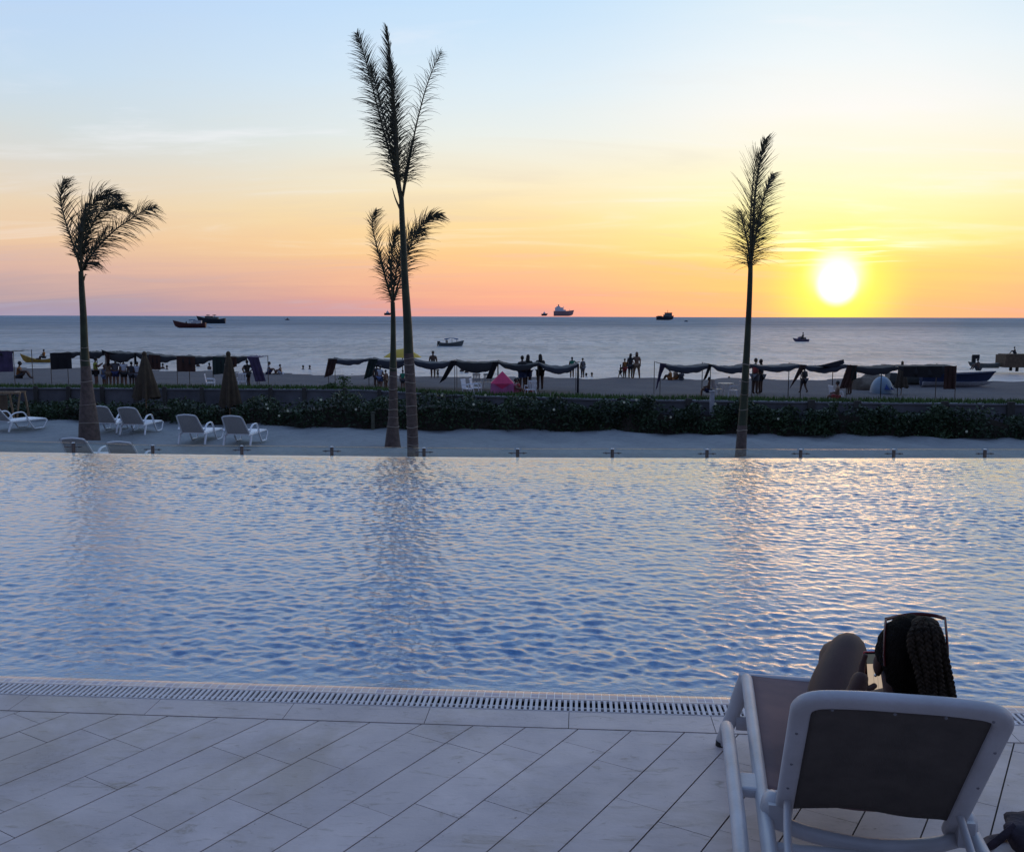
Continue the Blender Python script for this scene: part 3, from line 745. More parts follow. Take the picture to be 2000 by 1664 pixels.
YC = G(767, 872, ZS).y
pb = palm('shorter centre palm just left of the tall one, crown bent to the right', YC,
          [(767, 874, 33), (767, 850, 26), (768, 810, 18.5), (768, 770, 16.5), (768, 725, 14.5), (768, 680, 11), (768, 630, 9.5), (767, 590, 8.5)], 735, [735, 719, 760, 780, 800, 815, 833])
frond(pb, [(767, 592), (752, 540), (738, 490), (728, 445), (729, 424), (736, 411)], YC, .28, .42, 80, droop=.35, wind=.25, angle=52, w=.015, start=.2)
frond(pb, [(767, 592), (782, 540), (798, 490), (818, 445), (840, 425), (864, 419)], YC, .42, .62, 100, droop=.6, wind=.45, angle=52, w=.022, start=.2)
frond(pb, [(767, 592), (772, 540), (785, 490), (806, 455), (830, 450)], YC, .5, .5, 80, droop=.6, wind=.5, angle=52, w=.022, depth=(0, .5))
frond(pb, [(767, 592), (764, 540), (766, 490), (772, 462), (778, 452)], YC, .4, .42, 80, droop=.4, wind=.35, angle=44, w=.02, depth=(0, -.4))
frond(pb, [(767, 590), (757, 560), (748, 520), (742, 490)], YC, .4, .25, 60, droop=.75, wind=.15, angle=55, w=.015, start=.0)
frond(pb, [(767, 590), (762, 520), (760, 450)], YC, .05, .08, 10, r0=.025, droop=0)
frond(pb, [(769, 588), (778, 565), (790, 548)], YC, .1, .3, 24, droop=.7, wind=.2, start=.0, w=.015)

YT = 23.2
pc = palm('tallest centre palm with upright ragged fronds', YT,
          [(807, 915, 23), (806, 860, 21.5), (804, 800, 20.5), (801, 740, 20), (798, 690, 19), (796, 630, 16.5), (791, 550, 14), (788, 480, 12), (785, 420, 10.5), (784, 385, 9)], 700, [868, 852, 834, 810, 793, 768, 747, 730, 712, 700])
frond(pc, [(784, 395), (776, 330), (770, 250), (765, 160), (760, 100), (755, 53)], YT, .5, .22, 120, droop=.12, wind=-.1, angle=38, w=.022, r0=.055, start=.2)
frond(pc, [(784, 395), (778, 340), (774, 250), (768, 180), (762, 130)], YT, .55, .5, 130, droop=.45, wind=.0, angle=60, w=.02, r0=.05, start=.18, depth=(0, -.3))
frond(pc, [(783, 395), (766, 320), (745, 240), (725, 160), (710, 105), (697, 66)], YT, .48, .48, 120, droop=.5, wind=-.05, angle=62, w=.018, start=.3)
frond(pc, [(783, 395), (770, 320), (752, 240), (735, 170), (722, 130)], YT, .5, .45, 110, droop=.6, wind=-.1, angle=62, w=.018, start=.25, depth=(0, .5))
frond(pc, [(785, 395), (797, 330), (812, 250), (830, 180), (848, 130), (863, 102)], YT, .42, .42, 85, droop=.75, wind=.25, angle=62, w=.012, start=.12, r0=.028, jitter=.4)
frond(pc, [(785, 395), (792, 340), (800, 300), (806, 270)], YT, .3, .5, 60, droop=.6, wind=.3, angle=60, w=.014, start=.2)
frond(pc, [(783, 412), (773, 390), (766, 368)], YT, .0, .02, 3, r0=.032, dry=True)

YR = 23.4
pd_ = palm('lone slender palm on the right left of the setting sun', YR,
           [(1445, 915, 24), (1447, 880, 21), (1450, 830, 18), (1454, 770, 15), (1457, 715, 13.5), (1460, 660, 12), (1463, 600, 10.5), (1465, 550, 9.5), (1466, 515, 8.5)], 800, [712, 745, 770, 800, 840])
frond(pd_, [(1466, 520), (1471, 450), (1474, 390), (1482, 330), (1490, 290), (1494, 274)], YR, .3, .5, 110, droop=.1, wind=.15, angle=46, w=.018, r0=.04, start=.15, tipup=.2)
frond(pd_, [(1466, 520), (1466, 450), (1468, 390), (1474, 330), (1482, 300)], YR, .6, .35, 80, droop=.1, wind=-.05, angle=44, w=.008, start=.15, depth=(0, -.4), tipup=.15)
frond(pd_, [(1466, 520), (1476, 460), (1488, 400), (1502, 360), (1510, 340)], YR, .25, .45, 90, droop=.3, wind=.25, angle=52, w=.018, start=.1, depth=(0, .4))
frond(pd_, [(1466, 522), (1461, 480), (1452, 440), (1446, 412)], YR, .55, .3, 70, droop=.25, wind=-.1, angle=60, w=.014, start=.0, depth=(0, .3))
frond(pd_, [(1466, 520), (1472, 480), (1482, 440), (1490, 410)], YR, .2, .5, 60, droop=.45, wind=.2, angle=60, w=.011, start=.0, depth=(0, -.3))
frond(pd_, [(1466, 520), (1468, 490), (1472, 450), (1473, 420)], YR, .62, .62, 70, droop=.3, wind=-.02, angle=74, w=.006, start=.0, r0=.02, jitter=.4)
frond(pd_, [(1465, 535), (1460, 508), (1459, 495)], YR, .0, .05, 3, r0=.03)

# ------------------------------------------------------------------ closed parasols
def parasol(px, ytop, ybot, yfoot, wpx, label, z0=ZS, m='parasol', Yp=None):
    b = G(px, yfoot, z0) if Yp is None else Vector((P(px, yfoot, Yp).x, Yp, z0)); Y = b.y
    e = empty('parasol', b, random.random(), label, 'parasol', 'closed parasols')
    zt = P(px, ytop, Y).z - z0; zb_ = P(px, ybot, Y).z - z0; w = wpx / F * Y / 2
    o = MB(); o.tube([(0, 0, -.1), (0, 0, zt)], .025, 10); o.build('pole', M['wood'], e, True)
    v = []; n = 32; rows = 9
    for i in range(rows):
        t = i / (rows - 1); rr = .05 + (w - .05) * (t ** .75); z = zt - .06 - (zt - .06 - zb_) * t
        for k in range(n):
            a = 2 * math.pi * k / n; fold = 1 + (.32 * t) * math.cos(a * 8) + .08 * math.sin(a * 3 + 1)
            zz2 = z + (.06 * math.cos(a * 8 + 1) * t if i == rows - 1 else 0)
            v.append((rr * fold * math.cos(a), rr * fold * math.sin(a), zz2))
    f = [(i * n + k, i * n + (k + 1) % n, (i + 1) * n + (k + 1) % n, (i + 1) * n + k) for i in range(rows - 1) for k in range(n)]
    me = pydata('folded_canopy', v, f); mobj('folded_canopy', me, M[m], e, True)
    o = MB(); o.ball((0, 0, zt - .05), (.075, .075, .10), 10, 8); o.build('finial', M[m], e, True)
parasol(287, 689, 778, 824, 42, 'closed olive brown parasol beside the hedge, left of the other brown one')
parasol(450, 689, 793, 830, 36, 'closed olive brown parasol behind the two right loungers')
parasol(1760, 707, 757, 766, 22, 'closed dark parasol on the beach beside the grey and blue boat', ZB, 'parasol_dark', 54)

# ------------------------------------------------------------------ white resin loungers on the sand
def resin_lounger():
    e = empty('sun_lounger', (0, 0, 0))
    W2 = .31; zs_ = .30; ba = R(50); BL = .66
    top = Vector((0, -math.cos(ba) * BL, zs_ + math.sin(ba) * BL))
    def bp(x, t): return (x, -math.cos(ba) * BL * t, zs_ + math.sin(ba) * BL * t)
    o = MB(); o.tube(rounded([bp(-W2, 0), bp(-W2 + .045, .97), bp(0, 1.03), bp(W2 - .045, .97), bp(W2, 0)], .08), .022, 8, flat=.8); o.build('back_frame', M['plastic_far'], e, True)
    v = []; f = []; nx = 10; ny_ = 10
    for j in range(ny_ + 1):
        for i in range(nx + 1):
            x = -W2 + .02 + (2 * W2 - .04) * i / nx; t = j / ny_; q = bp(x, t * (.97 + .04 * (1 - (2 * i / nx - 1) ** 2))); v.append((q[0], q[1] - .012 * math.sin(math.pi * i / nx), q[2]))
    for j in range(ny_):
        for i in range(nx): f.append((j * (nx + 1) + i, j * (nx + 1) + i + 1, (j + 1) * (nx + 1) + i + 1, (j + 1) * (nx + 1) + i))
    mobj('backrest', pydata('backrest', v, f), M['mesh_back'], e, True)
    o = MB(); o.box((0, .56, zs_ - .01), (2 * W2 - .02, 1.12, .035)); o.box((0, 1.16, zs_ - .045), (2 * W2 - .04, .12, .03), Matrix.Rotation(R(-30), 3, 'X')); o.build('seat', M['plastic_far'], e)
    for s in (-1, 1):
        x = s * (W2 + .02)
        o = MB(); o.tube(rounded([(x, -.12, zs_ - .02), (x, 1.15, zs_ - .02), (x, 1.22, zs_ - .08)], .05), .026, 8); o.build('side_rail', M['plastic_far'], e, True)
        x = s * (W2 + .045)
        o = MB(); o.tube(rounded([(x, -.10, zs_ + .08), (x, .08, zs_ + .24), (x, .42, zs_ + .25), (x, .56, zs_ + .0)], .12), .028, 8, flat=.7); o.build('armrest', M['plastic_far'], e, True)
        o = MB(); o.tube([(x, .0, zs_ - .02), (x * 1.02, -.12, 0)], [.035, .028], 8); o.build('leg', M['plastic_far'], e, True)
        o = MB(); o.tube(rounded([(x, .50, zs_ + .05), (x, .74, .02), (x, 1.06, .02), (x, 1.20, zs_ - .05)], .04), .024, 8); o.build('leg', M['plastic_far'], e, True)
    return e
L0 = resin_lounger()
far_l = [(8, 843, 26, 'white resin lounger at the left edge in front of the wooden stand'),
         (207, 847, 2, 'white resin lounger half hidden behind the left palm'),
         (262, 850, 3, 'white resin lounger second to the right of the left palm'),
         (378, 868, 5, 'white resin lounger between the two closed brown parasols'),
         (466, 871, 6, 'white resin lounger in front of the right closed brown parasol'),
         (163, 926, 2, 'white resin lounger with only its back showing above the pool edge, nearest the left palm'),
         (252, 935, 2, 'white resin lounger with only its back showing above the pool edge, further right')]
for i, (px, py, hd, lab) in enumerate(far_l):
    o = L0 if i == 0 else copy_tree(L0); g = G(px, py, ZS)
    o.location = (g.x, g.y, ZS + .02); o.rotation_euler = (0, 0, -R(hd)); tag(o, lab, 'sun lounger', 'white resin loungers on the sand')
#%%PART3
# ------------------------------------------------------------------ tarp shelters on the beach
M['tarp_navy'] = mat('navy_tarp', (.014, .016, .03), .7, .2, 2)
M['tarp_black'] = mat('black_tarp', (.012, .011, .014), .75, .2, 2)
M['tarp_purple'] = mat('faded_purple_tarp', (.085, .06, .13), .8, .25, 2)
M['tarp_brown'] = mat('brown_tarp', (.07, .03, .022), .8, .25, 2)
M['tarp_green'] = mat('dark_green_tarp', (.02, .04, .035), .8, .25, 2)
M['pole'] = mat('thin_pole', (.16, .13, .11), .7)
def cloth(name, a, b, drop_a, drop_b, m, parent, n=12, sagx=.12, fold=.05, bottom_shift=0.0):
    """hanging side cloth from edge a-b down by drop, with folds"""
    a, b = Vector(a), Vector(b); v = []; f = []; rows = 8; dd = (b - a); nr = Vector((-dd.y, dd.x, 0)); nr = nr.normalized() if nr.length > 0 else Vector((0, 1, 0))
    sh = dd.normalized() * bottom_shift
    for j in range(rows + 1):
        t = j / rows
        for i in range(n + 1):
            u = i / n; p = a.lerp(b, u); dr = drop_a + (drop_b - drop_a) * u
            q = p + Vector((0, 0, -dr * t)) + sh * t + nr * (fold * math.sin(u * 17 + 2) * (.3 + t) + .03 * math.sin(u * 41))
            v.append(q)
    for j in range(rows):
        for i in range(n): f.append((j * (n + 1) + i, j * (n + 1) + i + 1, (j + 1) * (n + 1) + i + 1, (j + 1) * (n + 1) + i))
    back = [q + nr * .012 for q in v]; N = len(v); f2 = [tuple(i + N for i in reversed(q)) for q in f]
    me = pydata(name, v + back, f + f2); return mobj(name, me, m, parent, True)
def shelter(pl, pr, Yl, Yr, label, cloths=(), sag=.14, m='tarp_navy', depth=2.2, posts=None, val=.12, bumps=()):
    """pl, pr: (px, py) of the top corners seen from the pool"""
    a = P(pl[0], pl[1], Yl); b = P(pr[0], pr[1], Yr); e = empty('beach_shelter', ((a.x + b.x) / 2, (Yl + Yr) / 2, ZB), 0, label, 'tarp shelter', 'tarp shelters along the beach')
    o0 = e.location; nx, ny2 = 18, 6; v = []; val += .13
    for j in range(ny2 + 1):
        for i in range(nx + 1):
            u = i / nx; w = j / ny2; p = a.lerp(b, u) + Vector((0, depth * w, 0)); zz = -sag * 4 * u * (1 - u) * (.55 + .45 * abs(2 * w - 1)) + .02 * math.sin(u * 23 + w * 7)
            v.append(p - o0 + Vector((0, 0, zz)))
    # drooping front hem
    k0 = len(v)
    for i in range(nx + 1):
        u = i / nx; p = v[i]; v.append(p + Vector((0, -.03, -val * (.35 + 2.4 * u * (1 - u)) + .015 * math.sin(u * 31))))
    f = [(j * (nx + 1) + i, j * (nx + 1) + i + 1, (j + 1) * (nx + 1) + i + 1, (j + 1) * (nx + 1) + i) for j in range(ny2) for i in range(nx)]
    f += [(k0 + i, k0 + i + 1, i + 1, i) for i in range(nx)]
    N = len(v); v2 = [p - Vector((0, 0, .012)) for p in v]; f += [tuple(q + N for q in reversed(g)) for g in f]
    me = pydata('roof', v + v2, f); mobj('roof', me, M[m], e, True)
    for (q, s) in ((a, 0), (b, 0), (a + Vector((0, depth, 0)), 1), (b + Vector((0, depth, 0)), 1)):
        p = q - o0; o = MB(); o.tube([(p.x, p.y, -.1), (p.x, p.y, p.z + .02)], .022, 6); o.build('pole', M['pole'], e)
    for c in cloths:
        x0, x1, yb0, yb1, mm = c[:5]; sh = c[5] if len(c) > 5 else 0
        def top(px):
            t = (px - pl[0]) / (pr[0] - pl[0]); Yq = Yl + (Yr - Yl) * t; py = pl[1] + (pr[1] - pl[1]) * t
            return P(px, py, Yq - .04), Yq
        q0, Y0_ = top(x0); q1, Y1_ = top(x1)
        d0 = q0.z - P(x0, yb0, Y0_).z; d1 = q1.z - P(x1, yb1, Y1_).z
        cloth('side_cloth', q0 - o0, q1 - o0, d0, d1, M[mm], e, bottom_shift=sh)
    return e
S = shelter
S((-45, 686), (26, 686), 58, 58, 'dark tarp shelter cut by the left edge of the picture', [(-45, 24, 728, 726, 'tarp_purple')], .05, 'tarp_black')
S((98, 690), (158, 688), 58, 58, 'tarp shelter with a wide black side cloth left of the left palm', [(98, 139, 722, 720, 'tarp_black')], .03, 'tarp_black', val=.22)
S((158, 688), (205, 688), 58, 58, 'tarp shelter standing behind the left palm trunk', [(155, 168, 728, 728, 'tarp_green')], .03, 'tarp_black', val=.25)
S((205, 688), (262, 691), 57.5, 58, 'tarp shelter with a raised flapping corner above the yellow shirted person', [(206, 214, 712, 706, 'tarp_brown')], .04, 'tarp_black', val=.42)
S((262, 690), (345, 697), 58, 58, 'tarp shelter behind the left closed brown parasol', [(290, 313, 722, 722, 'tarp_brown'), (262, 266, 712, 712, 'tarp_black')], .08, 'tarp_black', val=.26)
S((345, 696), (415, 697), 58, 58, 'tarp shelter with a broad dark cloth between the two closed brown parasols', [(345, 381, 726, 726, 'tarp_brown')], .07, 'tarp_black', val=.30)
S((415, 697), (482, 697), 58, 58, 'tarp shelter behind the right closed brown parasol', [(415, 438, 732, 730, 'tarp_green'), (440, 462, 722, 716, 'tarp_brown')], .05, 'tarp_black', val=.3)
S((482, 697), (505, 698), 58, 58, 'narrow tarp shelter with purple cloth at the end of the left row', [(484, 505, 745, 744, 'tarp_purple', .4)], .02, 'tarp_purple', val=.1)
S((641, 701), (720, 701), 59, 58, 'tarp shelter with one brown side cloth at the start of the middle row', [(641, 659, 738, 732, 'tarp_brown', -.35)], .12, 'tarp_navy', val=.14)
S((720, 701), (800, 703), 58, 57, 'tarp shelter above the white shirted people beside the twin palms', [(720, 738, 742, 735, 'tarp_green', -.4)], .12, 'tarp_navy', val=.34)
S((800, 702), (888, 705), 57, 56, 'sagging tarp shelter right of the tall palm, near the bare chested man', [(880, 893, 750, 742, 'tarp_black', -.75)], .22, 'tarp_navy', val=.2)
S((888, 706), (972, 707), 56, 55.5, 'tarp shelter above the two white chairs at the waterline', [(962, 974, 740, 740, 'tarp_black', -.4)], .10, 'tarp_black', val=.44)
S((972, 707), (1052, 709), 55.5, 55, 'drooping tarp right of the pink tent', [], .2, 'tarp_black', val=.16)
S((1052, 709), (1130, 711), 55, 54, 'slack tarp held up by the thin post at the right end of the middle row', [(1127, 1131, 768, 768, 'tarp_navy')], .32, 'tarp_navy', val=.15)
S((1290, 710), (1388, 713), 52, 51, 'faded navy tarp shelter at the left end of the right row', [(1289, 1302, 770, 730, 'tarp_purple', -.25), (1384, 1391, 745, 740, 'tarp_black', -.3)], .2, 'tarp_navy', val=.16)
S((1388, 712), (1470, 713), 51, 50.4, 'sagging tarp shelter above the white chairs left of the right palm', [], .2, 'tarp_navy', val=.14)
S((1470, 713), (1565, 713), 50.4, 50, 'tarp shelter just right of the right palm', [(1563, 1576, 760, 742, 'tarp_brown', -.5)], .12, 'tarp_navy', val=.12)
S((1565, 713), (1655, 713), 50, 49.4, 'tarp shelter with a flap of navy cloth blown up at its corner', [], .15, 'tarp_navy', val=.14)
S((1655, 713), (1755, 716), 49.4, 48.5, 'tarp shelter with a dark hanging cloth left of the blue and white dome tent', [(1655, 1675, 760, 758, 'tarp_brown', -.35), (1663, 1674, 745, 740, 'tarp_green')], .14, 'tarp_black', val=.2)
S((1755, 716), (1868, 715), 48.5, 47.6, 'low black tarp shelter in front of the beached boats at the right', [(1765, 1840, 736, 738, 'tarp_black'), (1845, 1868, 760, 760, 'tarp_brown')], .04, 'tarp_black', val=.3)
def flap(pts, Y, m, parent_label):
    pass
# raised flaps belong to their shelters
for o in [q for q in COL.objects if q.name.startswith('beach_shelter')]:
    if 'raised flapping' in o['label']:
        mb = MB(); pp = [P(198, 683, 57.4), P(212, 688, 57.4), P(232, 692, 57.4), P(200, 692, 57.6)]; mb.add([p - o.location for p in pp] + [p - o.location + Vector((0, .03, 0)) for p in pp], [(0, 1, 2, 3), (7, 6, 5, 4), (0, 4, 5, 1), (1, 5, 6, 2), (2, 6, 7, 3), (3, 7, 4, 0)]); mb.build('flap', M['tarp_black'], o)
    if 'blown up' in o['label']:
        mb = MB(); pp = [P(1600, 714, 49.6), P(1625, 708, 49.6), P(1648, 702, 49.6), P(1649, 710, 49.6), P(1630, 718, 49.6)]; mb.add([p - o.location for p in pp] + [p - o.location + Vector((0, .4, -.05)) for p in pp], [(0, 1, 2, 3, 4), (9, 8, 7, 6, 5)] + [(i, i + 5, (i + 1) % 5 + 5, (i + 1) % 5) for i in range(5)]); mb.build('flap', M['tarp_navy'], o)

# yellow beach umbrella
yu = empty('beach_umbrella', (P(786, 700, 62).x, 62, ZB), 0, 'open yellow beach umbrella behind the twin palms', 'umbrella')
zt = P(786, 681, 62).z - ZB; ze = P(786, 698, 62).z - ZB; rr = 38 / F * 62; o = MB(); v = [(0, 0, zt)]; n = 16; rows = 6
for i in range(1, rows + 1):
    t = i / rows
    for k in range(n):
        a = 2 * math.pi * k / n; sc = 1 + (0.03 if k % 2 else -.04) * t
        v.append((rr * t * sc * math.cos(a), rr * t * sc * math.sin(a) * .9, zt - (zt - ze) * t ** 1.7))
f = [(0, 1 + k, 1 + (k + 1) % n) for k in range(n)] + [(1 + (i - 1) * n + k, 1 + i * n + k, 1 + i * n + (k + 1) % n, 1 + (i - 1) * n + (k + 1) % n) for i in range(1, rows) for k in range(n)]
mobj('canopy', pydata('canopy', v, f), M['yellow'], yu)
o = MB(); o.tube([(0, 0, 0), (0, 0, zt)], .03, 8); o.build('pole', M['pole'], yu)

# pink pop-up tent
M['pink'] = mat('pink_nylon', (.62, .03, .12), .6, .1, 3); M['pink_pale'] = mat('pale_pink_panel', (.42, .12, .26), .7, .15, 3)
pt = G(981, 776, ZB); e = empty('pink_tent', pt, 0, 'small bright pink pop-up tent with a pointed top on the beach', 'tent')
w = .60; hgt = P(981, 725, pt.y).z - ZB; hb = P(981, 748, pt.y).z - ZB
o = MB(); o.add([(-w, -w, hb), (w, -w, hb), (w, w, hb), (-w, w, hb), (0, 0, hgt)], [(0, 1, 4), (1, 2, 4), (2, 3, 4), (3, 0, 4)]); o.build('roof', M['pink'], e)
o = MB(); o.add([(-w, -w, hb), (w, -w, hb), (w, w, hb), (-w, w, hb), (-w * 1.03, -w * 1.03, 0), (w * 1.03, -w * 1.03, 0), (w * 1.03, w * 1.03, 0), (-w * 1.03, w * 1.03, 0)], [(4, 5, 1, 0), (5, 6, 2, 1), (6, 7, 3, 2), (7, 4, 0, 3)]); o.build('side_panel', M['pink_pale'], e)
o = MB(); o.add([(-w * .72, -w - .015, hb - .01), (w * .72, -w - .015, hb - .01), (0, -w - .015, hb - .28)], [(0, 2, 1)]); o.add([(-w * 1.0, -w * 1.02 - .012, .22), (w * 1.0, -w * 1.02 - .012, .22), (w * 1.0, -w * 1.04 - .012, .10), (-w * 1.0, -w * 1.04 - .012, .10)], [(0, 3, 2, 1)]); o.build('door_flap', M['pink'], e)

# blue and white dome tent
M['dome'] = mat('pale_blue_nylon', (.2, .28, .36), .5, .1, 2); M['dome_blue'] = mat('blue_panel', (.03, .08, .3), .6)
dt = G(1722, 757, ZB); Yd = 55; dt = Vector((P(1722, 757, Yd).x, Yd, ZB)); e = empty('dome_tent', dt, 0, 'low pale blue and white dome tent on the beach, right row', 'tent')
hz = P(1722, 735, Yd).z - ZB; o = MB(); v = []; n = 24; m_ = 8; wx = 22 / F * Yd
for i in range(m_ + 1):
    th = math.pi / 2 * i / m_
    for k in range(n): a = 2 * math.pi * k / n; v.append((wx * math.sin(th) * math.cos(a), .7 * math.sin(th) * math.sin(a), hz * math.cos(th)))
f = [(i * n + k, (i + 1) * n + k, (i + 1) * n + (k + 1) % n, i * n + (k + 1) % n) for i in range(m_) for k in range(n)]; o.add(v, f); o.build('dome', M['dome'], e, True)
o = MB(); o.add([(-.12, -.73, .25), (.22, -.71, .22), (.02, -.62, .55)], [(0, 1, 2)]); o.add([(.25, -.68, .25), (.5, -.6, .2), (.3, -.62, .42)], [(0, 1, 2)]); o.build('panel', M['dome_blue'], e)

# brown rock behind
rk = Vector((P(1702, 745, 58).x, 58, ZB)); rg2 = random.Random(5)
bm = bmesh.new(); bmesh.ops.create_icosphere(bm, subdivisions=3, radius=1)
for v_ in bm.verts:
    c = v_.co; nn = 1 + .18 * math.sin(c.x * 5 + c.y * 3) + .12 * math.sin(c.y * 7 + c.z * 6); v_.co = Vector((c.x * 1.15 * nn, c.y * .8 * nn, max(-.1, c.z * .85 * nn)))
me = bpy.data.meshes.new('rock'); bm.to_mesh(me); bm.free(); M['rock'] = mat('brown_rock', (.16, .13, .1), .9, .2, 3, .5, 6)
o = mobj('rock', me, M['rock'], None, True); o.location = rk; tag(o, 'rounded brown mound behind the pale blue dome tent', 'mound')

# ------------------------------------------------------------------ white plastic chairs on the beach
def plastic_chair():
    e = empty('plastic_chair', (0, 0, 0)); m = M['plastic_far']
    o = MB(); o.box((0, 0, .43), (.46, .44, .03)); o.build('seat', m, e)
    o = MB()
    for i in range(5): o.box((-.18 + .09 * i, .23 + .05, .68), (.055, .02, .46), Matrix.Rotation(R(-10), 3, 'X'))
    o.box((0, .32, .90), (.46, .03, .08)); o.build('backrest', m, e)
    for s in (-1, 1):
        o = MB(); o.tube(rounded([(s * .25, .24, .66), (s * .27, -.18, .65), (s * .25, -.22, .43)], .06), .022, 6); o.build('armrest', m, e, True)
        for t in (-1, 1): o = MB(); o.tube([(s * .21, t * .20, .43), (s * .25, t * .25, 0)], [.026, .018], 6); o.build('leg', m, e)
    return e
pc0 = plastic_chair()
for i, (px, py, hd, lab) in enumerate([
    (914, 775, 60, 'white plastic chair in front of a second one, left of the pink tent'),
    (930, 773, 75, 'white plastic chair touching the left side of the pink tent'),
    (931, 745, 180, 'white plastic chair near the waterline seen from the back, left one'),
    (952, 743, 180, 'white plastic chair near the waterline seen from the back, right one'),
    (1036, 777, 200, 'white plastic chair with a person seated, right of the pink tent'),
    (1402, 776, 110, 'white plastic chair beside the whitish hedge post'),
    (1432, 778, 250, 'white plastic chair immediately left of the right palm trunk'),
    (1633, 790, 100, 'white plastic chair under the person in red on the right'),
    (412, 762, 100, 'white plastic chair between the two closed brown parasols'),
    (473, 758, 200, 'white plastic chair right of the right brown parasol')]):
    o = pc0 if i == 0 else copy_tree(pc0); g = G(px, py, ZB) if py > 760 else Vector((P(px, py, 57).x, 57, ZB))
    o.location = (g.x, g.y, ZB); o.rotation_euler = (0, 0, R(hd)); tag(o, lab, 'chair', 'white plastic chairs on the beach')
tb = empty('plastic_table', G(1417, 775, ZB), .2, 'white plastic table between two white chairs left of the right palm', 'table')
o = MB(); o.tube([(0, 0, .70), (0, 0, .73)], .42, 20); o.build('table_top', M['plastic_far'], tb)
for s in (-1, 1):
    for t in (-1, 1): o = MB(); o.tube([(s * .22, t * .22, .7), (s * .3, t * .3, 0)], .022, 6); o.build('leg', M['plastic_far'], tb)

# ------------------------------------------------------------------ people
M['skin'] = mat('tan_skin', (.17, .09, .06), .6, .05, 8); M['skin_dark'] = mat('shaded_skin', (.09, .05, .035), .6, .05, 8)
M['hair'] = mat('black_hair', (.012, .009, .008), .6)
def cm(name, c): M[name] = mat(name, c, .85, .12, 6); return name
cm('cloth_black', (.02, .02, .022)); cm('cloth_white', (.5, .52, .58)); cm('cloth_lime', (.33, .36, .05)); cm('cloth_sky', (.13, .18, .3)); cm('cloth_grey', (.12, .12, .14)); cm('cloth_red', (.35, .05, .05))
cm('cloth_green', (.02, .2, .12)); cm('cloth_tan', (.22, .15, .1)); cm('cloth_navy', (.03, .04, .12)); cm('cloth_pink', (.4, .1, .16)); cm('cloth_orange', (.3, .12, .03)); cm('cloth_blue', (.08, .12, .25)); cm('cloth_dark', (.04, .04, .05))
def V(*a): return Vector(a)
POSES = {
 'stand': {}, 
 'arms_up': {'elbL': V(-.27, .1, 1.42), 'wrL': V(-.12, .16, 1.60), 'elbR': V(.27, .1, 1.42), 'wrR': V(.12, .16, 1.60)},
 'hip': {'elbL': V(-.36, -.05, 1.17), 'wrL': V(-.20, .06, 1.0), 'elbR': V(.36, -.05, 1.17), 'wrR': V(.20, .06, 1.0)},
 'phone': {'elbL': V(-.24, .12, 1.18), 'wrL': V(-.07, .34, 1.34), 'elbR': V(.24, .12, 1.18), 'wrR': V(.07, .34, 1.34)},
 'reach': {'elbL': V(-.22, 0, 1.12), 'wrL': V(-.2, .1, .9), 'elbR': V(.36, .18, 1.25), 'wrR': V(.58, .3, 1.30)},
 'walk': {'kneL': V(-.1, .16, .50), 'ankL': V(-.1, .24, .09), 'kneR': V(.1, .02, .5), 'ankR': V(.1, -.22, .12), 'wrL': V(-.24, -.1, .92), 'wrR': V(.24, .2, .95)},
 'wide': {'kneL': V(-.16, .02, .49), 'ankL': V(-.2, 0, .08), 'kneR': V(.16, .02, .49), 'ankR': V(.2, .0, .08), 'elbR': V(.3, .1, 1.16), 'wrR': V(.22, .26, 1.08)},
 'hug': {'elbL': V(-.3, .12, 1.25), 'wrL': V(-.05, .3, 1.3), 'elbR': V(.36, .1, 1.28), 'wrR': V(.42, .3, 1.34)},
}
def join_into(body, others):
    bm = bmesh.new(); bm.from_mesh(body.data)
    for q in others: bm.from_mesh(q.data); bpy.data.objects.remove(q)
    bm.to_mesh(body.data); bm.free(); body.data.polygons.foreach_set('use_smooth', [True] * len(body.data.polygons))
